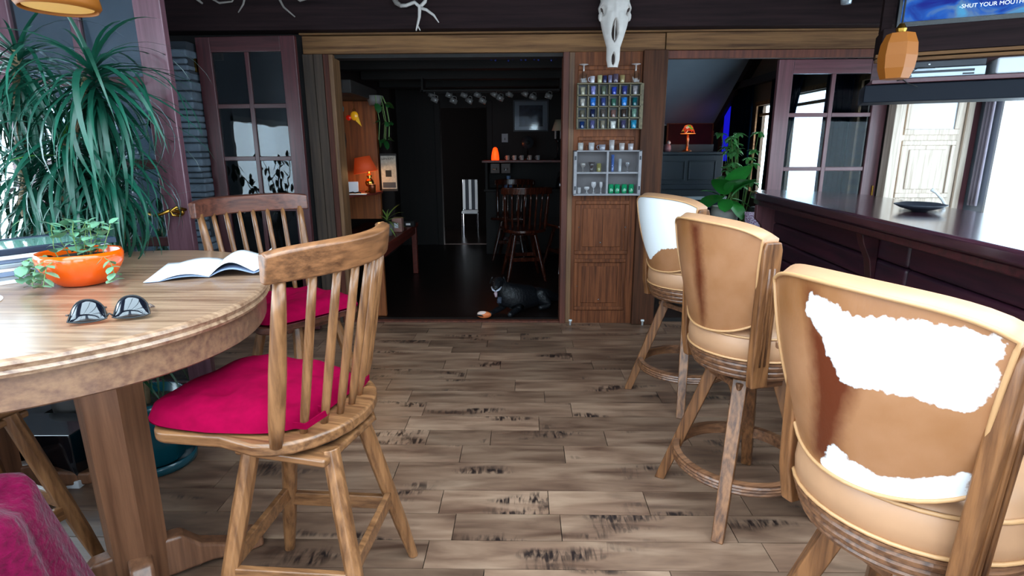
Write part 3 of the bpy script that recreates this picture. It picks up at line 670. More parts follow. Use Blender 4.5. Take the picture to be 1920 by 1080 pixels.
# ------------------------------------------------------------------ spindle-back swivel chairs
def lerp(a, b, t): return a + (b - a) * t
def make_chair(name, loc, front, base_off=(0, 0), base_rot=0.0, cushion=True, mats=None, lean=0.05, ties=True):
    """front = heading (radians) the seat faces; local +x is the front"""
    mz, mx, my = mats or (M['oak_z'], M['oak_x'], M['oak_y'])
    r = empty(name, loc, front)
    # seat outline
    pts = []
    def arc(cx, cy, rad, a0, a1, n=6):
        for i in range(n + 1):
            a = math.radians(lerp(a0, a1, i / n)); pts.append((cx + rad * math.cos(a), cy + rad * math.sin(a)))
    arc(0.205, 0.185, 0.065, 90, 0); arc(0.205, -0.185, 0.065, 0, -90)
    pts.append((0.04, -0.232)); pts.append((-0.05, -0.24))
    for i in range(0, 13):
        a = math.radians(-95 - i * (170 / 12)); pts.append((-0.06 + 0.20 * math.cos(a) * 1.0, 0.252 * math.sin(a)))
    pts.append((0.04, 0.232))
    MB().prism(pts, 0.603, 0.640).build('seat', mx, r, bevel=0.010, seg=3)
    # posts and spindles
    def back(y, top):   # x of the base and of the rail for a given y
        k = 1 - (y / 0.235) ** 2
        return (-0.125 - 0.075 * max(0, k)) if not top else (-0.155 - 0.085 * max(0, k) - lean)
    def spin(y, r0, r1, r2, nm):
        x0, x1 = back(y, False), back(y, True); y1 = y * 1.10
        path = [(lerp(x0, x1, t), lerp(y, y1, t), lerp(0.63, 1.09, t)) for t in (0, 0.15, 0.45, 0.8, 1)]
        MB().tube(path, [r0 * 0.8, r0, r1, (r1 + r2) / 2, r2], 12).build(nm, mz, r, smooth=True)
    spin(-0.225, 0.021, 0.022, 0.014, 'back_post'); spin(0.225, 0.021, 0.022, 0.014, 'back_post')
    for i in range(6): spin(-0.158 + i * 0.0632, 0.012, 0.0125, 0.010, 'spindle')
    # crest rail, curved in plan
    n = 16; rs = []
    for i in range(n + 1):
        y = -0.285 + 0.57 * i / n; k = 1 - (y / 0.26) ** 2
        x = -0.155 - lean - 0.085 * k - 0.004; zz = 1.075 + 0.012 * (y / 0.28) ** 2 * 0; h = 0.082 - 0.012 * (abs(y) / 0.285) ** 6
        dx = 2 * 0.085 * y / 0.26 ** 2; t = Vector((dx, 1, 0)).normalized(); nn = Vector((t.y, -t.x, 0)) * 0.0145
        c = Vector((x, y, 0)); tl = 0.012
        q = [c + nn + Vector((0, 0, zz)), c + nn + Vector((-tl * 0, 0, zz + h)), c + nn * 0.2 + Vector((-tl, 0, zz + h + 0.004)), c - nn + Vector((-tl, 0, zz + h - 0.004)), c - nn + Vector((0, 0, zz))]
        rs.append(q)
    MB().rings(rs).build('crest_rail', my, r, bevel=0.006)
    # swivel and legs
    bx, by = base_off
    MB().lathe([(0.11, 0.588), (0.12, 0.592), (0.12, 0.603)], (bx, by, 0), 20).build('swivel_plate', M['black'], r)
    B(bx - 0.14, bx + 0.14, by - 0.14, by + 0.14, 0.565, 0.589).build('leg_block', mx, r, bevel=0.008)
    ft = []
    for k in range(4):
        a = base_rot + PI / 4 + k * PI / 2
        top = Vector((bx + 0.155 * math.cos(a), by + 0.155 * math.sin(a), 0.595)); bot = Vector((bx + 0.315 * math.cos(a), by + 0.315 * math.sin(a), 0))
        d = (bot - top).normalized(); u = Vector((-math.sin(a), math.cos(a), 0)); v = d.cross(u).normalized()
        rs = []
        for t, w in ((0, 0.023), (0.3, 0.024), (0.75, 0.022), (1, 0.017)):
            c = top.lerp(bot, t); ring = []
            for q in range(8):
                aa = 2 * PI * (q + 0.5) / 8; p = c + u * (w * 1.05 * math.cos(aa)) + v * (w * 1.05 * math.sin(aa))
                if t == 1: p.z = 0
                ring.append(p)
            rs.append(ring)
        MB().rings(rs).build('leg', mz, r, bevel=0.003)
        ft.append((top, bot))
    for k in range(4):
        zz = 0.27 if k % 2 else 0.24
        (t0, b0), (t1, b1) = ft[k], ft[(k + 1) % 4]
        s = (0.595 - zz) / 0.595; p, q = t0.lerp(b0, s), t1.lerp(b1, s)
        MB().tube([p, q], 1, flat=(0.010, 0.024)).build('stretcher', mx, r, bevel=0.004)
    if cushion:
        def fn(u, v):
            a, b = u * 2 - 1, v * 2 - 1
            # squircle pad
            rr = max(abs(a), abs(b)); L = (abs(a) ** 5 + abs(b) ** 5) ** 0.2 or 1
            s = rr / L if L > 1e-6 else 1
            x, y = 0.074 + a * s * 0.24, b * s * (0.236 - 0.045 * max(0, -a) + 0.01 * max(0, a))
            edge = max(0, 1 - rr ** 5) ** 0.5
            h = 0.062 * edge
            for tx_, ty_ in ((0.02, 0), (0.12, 0.1), (0.12, -0.1), (-0.09, 0.09), (-0.09, -0.09)):
                h -= 0.020 * math.exp(-((x - tx_) ** 2 + (y - ty_) ** 2) / 0.0011)
            h += 0.006 * math.sin(9 * a + 3 * b) * math.sin(6 * b) * edge
            return (x, y, 0.648 + max(h, 0) + 0.008 * max(0, a) ** 3)
        g = MB().grid(fn, 40, 40)
        top = len(g.v)
        def fb(u, v):
            p = fn(u, v); a, b = u * 2 - 1, v * 2 - 1; rr = max(abs(a), abs(b))
            return (p[0] * 1.0, p[1], 0.648 - 0.007 * max(0, 1 - rr ** 6))
        g.grid(fb, 40, 40)
        c = g.build('cushion_pad', M['magenta'], None, smooth=True)
        c.parent = r
        if ties:
            for sy in (-1, 1):
                y = sy * 0.158; x0 = back(y, False); y2 = sy * 0.095; x2 = back(y2, False)
                MB().tube([(x0 + 0.016, y + 0.016 * sy, 0.667), (x0 - 0.017, y + 0.012 * sy, 0.665), (x2 - 0.017, y2, 0.675), (x2 + 0.02, y2 - 0.01 * sy, 0.675)], 1, flat=(0.002, 0.009)).build('cushion_tie', M['magenta'], r)
    return r

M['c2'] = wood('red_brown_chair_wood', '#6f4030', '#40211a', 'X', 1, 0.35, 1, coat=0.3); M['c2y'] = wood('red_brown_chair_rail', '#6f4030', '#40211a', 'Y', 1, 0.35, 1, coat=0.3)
c1 = make_chair('swivel_chair', (-0.712, 1.55, 0), math.radians(166.5), base_off=(-0.109, 0.057), base_rot=math.radians(10))
tag(c1, 'light oak spindle-back swivel chair with crimson cushion, turned sideways in front of the open book', 'chair', 'spindle-back swivel chairs round the table')
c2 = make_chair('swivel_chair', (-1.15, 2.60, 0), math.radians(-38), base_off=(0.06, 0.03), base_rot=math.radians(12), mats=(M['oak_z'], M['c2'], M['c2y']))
tag(c2, 'spindle-back swivel chair with crimson cushion standing behind the table before the glass doors', 'chair', 'spindle-back swivel chairs round the table')
c3 = make_chair('swivel_chair', (-1.78, 1.47, 0), math.radians(80), base_off=(0.02, -0.07), base_rot=math.radians(-10))
tag(c3, 'spindle-back swivel chair tucked under the table behind its thick pedestal', 'chair', 'spindle-back swivel chairs round the table')

# fleece throw over a low stool at the lower left corner
ts = empty('low_stool', (-1.29, 1.0, 0)); ts.scale = (0.75, 0.75, 1.2); tag(ts, 'small wooden stool hidden under the magenta fleece throw', 'stool')
B(-0.17, 0.17, -0.17, 0.17, 0.42, 0.45).build('seat', M['oak_x'], ts, bevel=0.006)
for a in (-1, 1):
    for b2 in (-1, 1): MB().tube([(a * 0.12, b2 * 0.12, 0.42), (a * 0.15, b2 * 0.15, 0)], 0.02, 10).build('leg', M['oak_z'], ts)
def throw_fn(u, v):
    a = (u * 2 - 1); b = (v * 2 - 1); r = max(abs(a), abs(b)); L = math.hypot(a, b) or 1; ang = math.atan2(b, a)
    ca, sa = math.cos(ang), math.sin(ang)
    R = 0.20 * min(1, r / 0.55) + 0.10 * max(0, r - 0.55) / 0.45
    z = 0.50 + 0.05 * (1 - min(1, r / 0.55) ** 2) if r < 0.55 else 0.50 - 0.50 * ((r - 0.55) / 0.45) ** 0.9
    k = max(0, r - 0.35)
    R += 0.028 * math.sin(7 * ang + 1.3) * k / 0.65 + 0.014 * math.sin(13 * ang) * k / 0.65
    z += 0.02 * math.sin(5 * ang + 4 * r)
    return (R * ca, R * sa, z)
th = MB().grid(throw_fn, 64, 64).build('fleece_throw', M['throw'], smooth=True, fix=False, solid=0.006, loc=(-1.29, 1.0, 0.10))
tag(th, 'magenta fleece throw heaped over a low stool in the lower left corner', 'throw')

# ------------------------------------------------------------------ cowhide bar stools
def sdist(p, poly):
    x, y = p; inside = False; d = 9
    for i in range(len(poly)):
        x1, y1 = poly[i]; x2, y2 = poly[(i + 1) % len(poly)]
        if (y1 > y) != (y2 > y) and x < (x2 - x1) * (y - y1) / (y2 - y1) + x1: inside = not inside
        t = max(0, min(1, ((x - x1) * (x2 - x1) + (y - y1) * (y2 - y1)) / ((x2 - x1) ** 2 + (y2 - y1) ** 2 + 1e-12)))
        d = min(d, math.hypot(x - x1 - t * (x2 - x1), y - y1 - t * (y2 - y1)))
    return d if inside else -d
BZ0, BZ1 = 0.775, 1.115
def back_pt(u, v, off=0.0):
    """outer face of the backrest; u 0..1 from the side seen left (+y) to right (-y), v 0 top .. 1 bottom"""
    hw = lerp(0.228, 0.186, v); y = (0.5 - u) * 2 * hw
    z = lerp(BZ1, BZ0, v) + 0.018 * (1 - (2 * u - 1) ** 2) * (1 - v) - 0.028 * (1 - (2 * u - 1) ** 2) * v + 0.028 * abs(2 * u - 1) ** 4 * v - 0.02 * abs(2 * u - 1) ** 6 * (1 - v)
    x = -0.276 + 0.052 * v + 0.080 * (2 * u - 1) ** 2 - 0.012 * math.sin(PI * v)
    return Vector((x + off, y * (1 - off * 0.0), z))
def make_stool(loc, front, base_rot, white, brown, label):
    r = empty('bar_stool', loc, front); tag(r, label, 'bar stool', 'cowhide bar stools along the bar')
    # hide panel on the back
    NU, NV = 44, 40
    g = MB().grid(lambda u, v: back_pt(u, v), NU, NV)
    W, Br = [], []
    for j in range(NV + 1):
        for i in range(NU + 1):
            p = (i / NU, j / NV)
            W.append(max([sdist(p, q) for q in white] or [-1])); Br.append(max([sdist(p, q) for q in brown] or [-1]))
    g.attr = {'hide_white': W, 'hide_brown': Br}
    g.build('hide_panel', M['hide'], r, smooth=True, fix=False)
    # padded inner body of the backrest
    def inner(u, v):
        a = 1 - abs(2 * u - 1) ** 6; b = 1 - abs(2 * v - 1) ** 8
        return back_pt(u, v) + Vector((0.012 + 0.05 * max(0, a) ** .5 * max(0, b) ** .5, 0, 0))
    MB().grid(inner, 24, 24).build('back_pad', M['leather'], r, smooth=True, fix=False)
    edge = [(u / 20, 0) for u in range(21)] + [(1, v / 20) for v in range(1, 21)] + [(1 - u / 20, 1) for u in range(1, 21)] + [(0, 1 - v / 20) for v in range(1, 20)]
    band = MB()
    ring0 = [back_pt(u, v, 0.0) for u, v in edge]; ring1 = [back_pt(u, v, 0.03) + Vector((0, 0, 0.018 if v == 0 else 0)) for u, v in edge]; ring2 = [back_pt(u, v, 0.062) for u, v in edge]
    k = len(edge); band.poly(ring0 + ring1 + ring2, [(a * k + i, a * k + (i + 1) % k, (a + 1) * k + (i + 1) % k, (a + 1) * k + i) for a in (0, 1) for i in range(k)])
    band.build('edge_band', M['leather'], r, smooth=True)
    MB().tube([back_pt(u, v, -0.002) for u, v in edge], 0.0045, 6, closed=True).build('piping', M['leather_dk'], r, smooth=True)
    # wooden posts left and right of the back
    for s in (-1, 1):
        rs = []
        for z, y, x, w in ((0.575, 0.188, -0.125, 0.034), (0.66, 0.196, -0.135, 0.035), (0.75, 0.202, -0.142, 0.034), (0.92, 0.213, -0.150, 0.034), (1.06, 0.223, -0.158, 0.036), (1.085, 0.224, -0.160, 0.028)):
            y = y if s < 0 else y - 0.024 - 0.085 * max(0, z - 0.66); rs.append([Vector((x - w, s * (y - 0.016), z)), Vector((x + w, s * (y - 0.016), z)), Vector((x + w, s * (y + 0.016), z)), Vector((x - w, s * (y + 0.016), z))])
        MB().rings(rs).build('back_post', M['stool_z'], r, bevel=0.006)
        for q in (-0.010, 0.010):
            kk = 0.0 if s < 0 else -0.05; MB().tube([(-0.135 + q, s * (0.2125 + kk), 0.66), (-0.150 + q, s * (0.2295 + kk), 0.92), (-0.155 + q, s * (0.2345 + kk), 1.0)], 0.0045, 6).build('carved_flute', M['stool_z'], r, smooth=True)
        # arm and its curved support
        path = [(-0.14, s * 0.235, 0.925), (-0.06, s * 0.262, 0.935), (0.06, s * 0.268, 0.93), (0.135, s * 0.262, 0.915), (0.165, s * 0.25, 0.893)]
        MB().tube(path, [0.8, 0.95, 1, 1, 0.8], flat=(0.028, 0.013)).build('arm', M['stool_x'], r, bevel=0.006, seg=3)
        sup = [(0.09, s * 0.262, 0.91), (0.005, s * 0.258, 0.86), (-0.03, s * 0.247, 0.79), (0.0, s * 0.232, 0.71), (0.06, s * 0.218, 0.63)]
        MB().tube(sup, 1, flat=(0.013, 0.018)).build('arm_support', M['stool_x'], r, bevel=0.005)
    # seat cushion and grooved wooden band
    MB().lathe([(0.0, 0.655), (0.205, 0.655), (0.219, 0.668), (0.222, 0.70), (0.219, 0.735), (0.208, 0.757), (0.17, 0.772), (0.08, 0.782), (0.0, 0.785)], n=40, capb=False, capt=False).build('seat_cushion', M['leather'], r, smooth=True)
    ringp = lambda rad, z: [(rad * math.cos(2 * PI * i / 40), rad * math.sin(2 * PI * i / 40), z) for i in range(40)]
    MB().tube(ringp(0.217, 0.745), 0.0045, 6, closed=True).build('seat_piping', M['leather_dk'], r, smooth=True)
    MB().tube(ringp(0.221, 0.664), 0.0045, 6, closed=True).build('seat_piping', M['leather_dk'], r, smooth=True)
    prof = [(0.0, 0.583), (0.190, 0.583), (0.198, 0.588), (0.203, 0.597), (0.201, 0.602), (0.208, 0.608), (0.211, 0.618), (0.208, 0.623), (0.215, 0.629), (0.218, 0.640), (0.215, 0.646), (0.222, 0.651), (0.222, 0.658), (0.0, 0.658)]
    MB().lathe(prof, n=48, capb=False, capt=False).build('grooved_seat_frame', M['stool_x'], r)
    MB().lathe([(0.09, 0.545), (0.10, 0.55), (0.10, 0.583)], n=20).build('swivel', M['black'], r)
    B(-0.11, 0.11, -0.11, 0.11, 0.52, 0.548, rotm(rz=base_rot)).build('leg_block', M['stool_x'], r, bevel=0.006)
    for k in range(4):
        a = base_rot + PI / 4 + k * PI / 2
        top = Vector((0.11 * math.cos(a), 0.11 * math.sin(a), 0.56)); bot = Vector((0.30 * math.cos(a), 0.30 * math.sin(a), 0))
        u = Vector((-math.sin(a), math.cos(a), 0)); v = Vector((math.cos(a), math.sin(a), 0)); rs = []
        for t in (0, 1):
            c = top.lerp(bot, t); w = (0.026, 0.021)[t]
            rs.append([c + u * w + v * w, c - u * w + v * w, c - u * w - v * w, c + u * w - v * w])
        MB().rings(rs).build('leg', M['stool_z'], r, bevel=0.004)
    rp = [(0.225, 0.165), (0.247, 0.165), (0.251, 0.172), (0.247, 0.178), (0.252, 0.184), (0.248, 0.190), (0.252, 0.196), (0.247, 0.202), (0.249, 0.210), (0.225, 0.210), (0.225, 0.165)]
    MB().lathe(rp, n=48, capb=False, capt=False).build('foot_ring', M['stool_x'], r)
    return r

w3 = [[(0.34, 0.07), (0.46, 0.09), (0.55, 0.13), (0.70, 0.08), (0.97, 0.03), (0.985, 0.30), (0.94, 0.46), (0.80, 0.43), (0.66, 0.44), (0.52, 0.46), (0.50, 0.40), (0.46, 0.36), (0.42, 0.28), (0.38, 0.22), (0.30, 0.19)],
      [(0.44, 0.88), (0.48, 0.80), (0.55, 0.85), (0.72, 0.89), (0.98, 0.82), (0.99, 1.05), (0.60, 1.05), (0.40, 0.98)]]
b3 = [[(0.30, 0.04), (0.37, 0.06), (0.38, 0.20), (0.60, 0.42), (0.55, 0.62), (0.48, 0.95), (0.34, 0.95), (0.38, 0.60), (0.36, 0.40), (0.32, 0.20)]]
w1 = [[(-0.05, -0.05), (1.05, -0.05), (1.05, 0.66), (0.80, 0.66), (0.62, 0.68), (0.46, 0.80), (0.34, 0.88), (0.24, 0.80), (0.14, 0.72), (-0.05, 0.66)]]
b1 = [[(0.24, 0.35), (0.34, 0.40), (0.40, 0.55), (0.33, 0.72), (0.26, 0.6)]]
b2 = [[(0.42, 0.03), (0.53, 0.03), (0.57, 0.3), (0.60, 0.5), (0.58, 0.85), (0.53, 1.0), (0.49, 0.6), (0.48, 0.3)]]
s1 = make_stool((0.905, 3.02, 0), math.radians(27), math.radians(2), w1, [], 'cowhide bar stool with an almost white back, farthest along the bar, nearest the panel door')
s2 = make_stool((0.850, 2.03, 0), math.radians(20), math.radians(-5), [], b2, 'middle bar stool, its plain tan cowhide back crossed by one dark brown streak')
s3 = make_stool((0.818, 1.075, 0), math.radians(22), math.radians(-5), w3, b3, 'nearest bar stool, tan cowhide back with large ragged white patch')

# ------------------------------------------------------------------ table
tb = empty('pedestal_table', (-1.65, 1.72, 0)); tag(tb, 'large round-cornered oak table on thick six-sided pedestals', 'table')
def trad(a, d=0.0): return 0.80 + d + 0.028 * math.cos(4 * (a + math.radians(20)))
NT = 96
def tring(d, z): return [Vector((trad(2 * PI * i / NT, d) * math.cos(2 * PI * i / NT), trad(2 * PI * i / NT, d) * math.sin(2 * PI * i / NT), z)) for i in range(NT)]
MB().rings([tring(-0.02, 0.885), tring(-0.004, 0.889), tring(0, 0.898), tring(-0.006, 0.905), tring(-0.004, 0.911), tring(0.0, 0.918), tring(-0.004, 0.926), tring(-0.016, 0.930)]).build('table_top', M['table_oak'], tb)
MB().rings([tring(-0.03, 0.80), tring(-0.022, 0.806), tring(-0.022, 0.885)]).build('apron', M['table_side'], tb)
for (px, py) in ((0.425, -0.20), (-0.42, 0.22)):
    rs = []
    for z, w in ((0.80, 0.092), (0.60, 0.088), (0.12, 0.083), (0.03, 0.08)):
        rs.append([Vector((px + w * math.cos(2 * PI * i / 6 + 0.35), py + w * math.sin(2 * PI * i / 6 + 0.35), z)) for i in range(6)])
    MB().rings(rs).build('pedestal', M['ped'], tb)
    for k in range(4):
        a = math.radians(38 + 90 * k)
        out = [(0.05, 0.02), (0.05, 0.16), (0.12, 0.155), (0.17, 0.10), (0.27, 0.055), (0.33, 0.075), (0.36, 0.05), (0.36, 0.0), (0.27, 0.0), (0.20, 0.02)]
        MB().prism(out, -0.032, 0.032, Matrix.Translation((px, py, 0)) @ Matrix.Rotation(a, 4, 'Z') @ Matrix.Rotation(PI / 2, 4, 'X')).build('foot', M['ped'] if k != 3 else M['ped'], tb, bevel=0.012, seg=3)

TZ = 0.930
# orange bowl with a trailing round-leaved plant
ob = empty('planted_bowl', (-1.505, 1.855, TZ)); ob.scale = (0.82, 0.82, 1.1); tag(ob, 'glossy orange ceramic bowl planted with a trailing round-leaved plant', 'bowl')
MB().lathe([(0.065, 0.0), (0.09, 0.006), (0.125, 0.032), (0.148, 0.066), (0.153, 0.092), (0.147, 0.104), (0.138, 0.100), (0.140, 0.075), (0.1, 0.06), (0.0, 0.06)], n=40, capt=False).build('bowl_body', M['orange'], ob, smooth=True)
MB().lathe([(0.0, 0.088), (0.08, 0.09), (0.138, 0.082)], n=24, capb=False, capt=False).build('soil', M['soil'], ob, smooth=True)
def leafmesh(L, W, bend=0.3, n=5, fold=0.15, tip=0.0, round_=False):
    g = MB(); 
    for i in range(n + 1):
        t = i / n
        wd = W * (math.sin(PI * min(1, t * 0.96 + 0.04)) ** (0.5 if round_ else 0.75)) if tip == 0 else W * (min(1, t * 6 + 0.35)) * (1 - t ** 2.2)
        x = L * math.sin(bend * t) / bend if abs(bend) > 1e-3 else L * t; z = -L * (1 - math.cos(bend * t)) / bend if abs(bend) > 1e-3 else 0
        g.v += [(x, -wd, z + fold * wd), (x, 0, z), (x, wd, z + fold * wd)]
    for i in range(n):
        a = i * 3; g.f += [(a, a + 1, a + 4, a + 3), (a + 1, a + 2, a + 5, a + 4)]
    return g
def leaf_obj(me, m, parent, loc, rz, ry, s=1.0, rx=0.0, name='leaf'):
    o = bpy.data.objects.new(name, me); COL.objects.link(o); o.parent = parent
    o.matrix_local = Matrix.Translation(loc) @ Matrix.Rotation(rz, 4, 'Z') @ Matrix.Rotation(ry, 4, 'Y') @ Matrix.Rotation(rx, 4, 'X') @ Matrix.Scale(s, 4)
    return o
def mk(g, nm, m):
    me = g.mesh(nm); me.materials.append(m); me.shade_smooth(); return me
rl = random.Random(5)
sage = [mk(leafmesh(0.034, 0.016, 0.3, 4, 0.1, round_=True), 'leaf', M['leaf_sage']), mk(leafmesh(0.027, 0.012, 0.5, 4, 0.1, round_=True), 'leaf', M['leaf_sage'])]
for i in range(17):
    a = rl.uniform(0, 2 * PI); tr = i >= 12
    if tr: a = [-1.75, -1.5, -2.6, -0.35, -3.0][i - 12]
    r0 = rl.uniform(0.01, 0.09) if not tr else 0.12
    p = Vector((r0 * math.cos(a), r0 * math.sin(a), 0.085)); path = [p.copy()]
    d = Vector((math.cos(a) * 0.4, math.sin(a) * 0.4, 1)).normalized() if not tr else Vector((math.cos(a), math.sin(a), 0.4)).normalized()
    for k in range(5):
        p = p + d * (0.022 if not tr else 0.02); path.append(p.copy())
        d = (d + Vector((rl.uniform(-.3, .3), rl.uniform(-.3, .3), -0.85 if tr else 0.1))).normalized()
        if tr and math.hypot(p.x, p.y) < 0.158: p = Vector((0.162 * math.cos(a), 0.162 * math.sin(a), p.z))
    MB().tube(path, 0.0016, 5).build('stem', M['stem_gr'], ob)
    for k, q in enumerate(path[1:]):
        for s in (0, PI):
            leaf_obj(sage[k % 2], None, ob, q, rl.uniform(0, PI) + s if not tr else a + PI / 2 + s + rl.uniform(-.4, .4), rl.uniform(-0.6, 0.2) if not tr else rl.uniform(-0.1, 0.5), rl.uniform(0.9, 1.5))

# sunglasses
sg = empty('sunglasses', (-1.105, 1.43, TZ), math.radians(26)); tag(sg, 'dark sunglasses lying open side up near the table edge', 'sunglasses')
for s in (-1, 1):
    cx = s * 0.037
    def lf(u, v, cx=cx, s=s):
        a = (u * 2 - 1); x = cx + a * 0.032; top = 0.047 * (1 - abs(a) ** 2.4) ** 0.5; bot = 0.006 + 0.004 * (abs(a)) ** 2
        z = lerp(bot, max(top, bot), v); return (x, -0.02 - 0.010 * (1 - a * a) * math.sin(PI * v * 0.9 + 0.2) + 0.022 * v, z)
    MB().grid(lf, 14, 8).build('lens', M['lens'], sg, smooth=True, solid=0.001)
    rim = [lf(u / 12, 0) for u in range(13)] + [lf(1 - u / 12, 1) for u in range(1, 12)]
    MB().tube(rim, 0.0016, 6, closed=True).build('rim', M['black'], sg, smooth=True)
    MB().tube([(cx + s * 0.033, -0.012, 0.022), (cx + s * 0.034, 0.03, 0.012), (cx + s * 0.018, 0.085, 0.006), (cx - s * 0.01, 0.10, 0.005)], [0.0022, 0.002, 0.0018, 0.0025], 6).build('temple_arm', mat('brown_temple_arm', '#5a4a44', 0.3), sg, smooth=True)
MB().tube([(-0.006, -0.018, 0.014), (0, -0.015, 0.018), (0.006, -0.018, 0.014)], 0.0018, 6).build('bridge', M['black'], sg, smooth=True)

sg.scale = (1.32, 1.32, 1.32)
# open book
bk = empty('open_book', (-1.12, 1.94, TZ), math.radians(20)); tag(bk, 'open book with blank white pages beside the chair back on the table', 'book')
def page(sx, w, hh, curl):
    def fn(u, v):
        x = sx * u * w; z = 0.004 + hh * math.sin(PI * min(1, u * 1.25 + 0.02)) * (1 - 0.3 * v) + curl * max(0, u - 0.5) ** 2
        return (x, v * 0.36 - 0.02 * u, z)
    return fn
for sx, w, hh, cu, nm in ((-1, 0.20, 0.018, 0.0, 'left_page'), (1, 0.19, 0.05, 0.16, 'right_page')):
    MB().grid(page(sx, w, hh, cu), 14, 8).build(nm, M['paper'], bk, smooth=True, solid=0.0015)
    MB().grid(lambda u, v, f=page(sx, w - 0.004, hh * 0.7, cu * 0.7): (f(u, v)[0], f(u, v)[1], f(u, v)[2] * 0.75), 14, 4).build('page_block', M['page'], bk, smooth=True, solid=0.003)
# stack at the back left: magazines with a glass-topped frame
ms = []
zc = TZ
for i in range(7):
    h = rl.uniform(0.012, 0.016)
    o = B(-0.24, 0.24, -0.15, 0.15, 0, h).build('magazine', [M['paper'], M['silver'], M['page']][i % 3], bevel=0.002, loc=(-1.85 + rl.uniform(-.01, .015), 2.0 + rl.uniform(-.01, .01), zc), rot=(0, 0, math.radians(57 + rl.uniform(-4, 4))))
    tag(o, ['lowest magazine', 'second magazine from the bottom', 'third magazine from the bottom', 'middle magazine', 'third magazine from the top', 'second magazine from the top', 'topmost magazine'][i] + ' of the stack under the glass-topped frame', 'magazine', 'stacked magazines at the back of the table'); zc += h + 0.0005
gf = empty('framed_tray', (-1.85, 2.0, zc), math.radians(58)); tag(gf, 'flat dark-edged frame with a pale green glass top, on the magazine stack', 'frame')
f = MB(); f.box(-0.26, 0.26, -0.16, -0.142, 0, 0.022); f.box(-0.26, 0.26, 0.142, 0.16, 0, 0.022); f.box(-0.26, -0.242, -0.142, 0.142, 0, 0.022); f.box(0.242, 0.26, -0.142, 0.142, 0, 0.022)
f.build('rim', mat('dark_blue_rim', '#1c2c40', 0.4), gf, bevel=0.003)
B(-0.242, 0.242, -0.142, 0.142, 0.004, 0.017).build('green_glass_top', mat('pale_green_glass', '#8fc4b4', 0.08, coat=0.6), gf)
pmt = MB().lathe([(0.0, 0.0), (0.155, 0.0), (0.16, 0.002), (0.155, 0.004), (0.0, 0.004)], n=48, capb=False, capt=False).build('placemat', M['paper'], loc=(-1.73, 1.55, TZ))
tag(pmt, 'round white placemat at the left end of the table', 'placemat')

# ------------------------------------------------------------------ bar
bar = empty('bar_counter', (0, 0, 0)); tag(bar, 'long dark wooden bar with polished top and log-slab front', 'bar counter')
tp = [(1.545, 3.80), (1.575, 3.98), (1.66, 4.08), (1.78, 4.10), (2.02, 3.90), (2.16, 3.60), (2.14, 3.2), (2.07, 2.6), (1.95, 0.9), (1.80, -0.4), (1.25, -0.4), (1.37, 1.0)]
MB().prism(tp, 1.035, 1.085).build('bar_top', M['bar_top'], bar, bevel=0.014, seg=3)
MB().prism([(x * 0.97 + 0.06, y * 0.985 + 0.03) for x, y in tp], 1.0, 1.035).build('top_moulding', M['dark_wood'], bar, bevel=0.008)
# front of horizontal slabs, following x = 1.50 + 0.078*(y-1)
def bx(y): return 1.47 + 0.075 * (y - 0.9)
zz = 0.02
while zz < 0.98:
    h = 0.105
    for y0, y1 in ((-0.3, 1.0), (1.0, 2.3), (2.3, 3.85)):
        MB().poly([(bx(y0), y0 + 0.002, zz), (bx(y0) + 0.06, y0 + 0.002, zz), (bx(y1), y1 - 0.002, zz), (bx(y1) + 0.06, y1 - 0.002, zz), (bx(y0), y0 + 0.002, zz + h), (bx(y0) + 0.06, y0 + 0.002, zz + h), (bx(y1), y1 - 0.002, zz + h), (bx(y1) + 0.06, y1 - 0.002, zz + h)],
                  [(0, 2, 3, 1), (4, 5, 7, 6), (0, 1, 5, 4), (2, 6, 7, 3), (0, 4, 6, 2), (1, 3, 7, 5)]).build('front_slab', M['bar_side'], bar, bevel=0.016, seg=3)
    zz += h + 0.003
MB().prism([(bx(-0.3) + 0.03, -0.28), (bx(3.85) + 0.03, 3.83), (1.98, 3.75), (1.92, 2.6), (1.80, -0.28)], 0.0, 1.0).build('body', M['matte_black'], bar)
for y in (2.55, 1.05):
    out = [(0, 0), (0.0, -0.22), (-0.02, -0.20), (-0.035, -0.12), (-0.07, -0.05), (-0.085, 0)]
    MB().prism(out, -0.025, 0.025, Matrix.Translation((bx(y) - 0.002, y, 0.998)) @ Matrix.Rotation(PI / 2, 4, 'X')).build('corbel', M['dark_wood'], bar, bevel=0.005)
# scalloped bracket under the far end
sc = [(0, 0), (0.0, -0.62), (-0.03, -0.60), (-0.035, -0.5), (-0.06, -0.44), (-0.045, -0.38), (-0.07, -0.30), (-0.10, -0.26), (-0.085, -0.20), (-0.11, -0.13), (-0.15, -0.09), (-0.15, 0)]
MB().prism(sc, -0.02, 0.02, Matrix.Translation((bx(3.82) + 0.03, 3.86, 0.998)) @ Matrix.Rotation(PI / 2, 4, 'X')).build('scalloped_bracket', M['mauve_door'], bar, bevel=0.004)
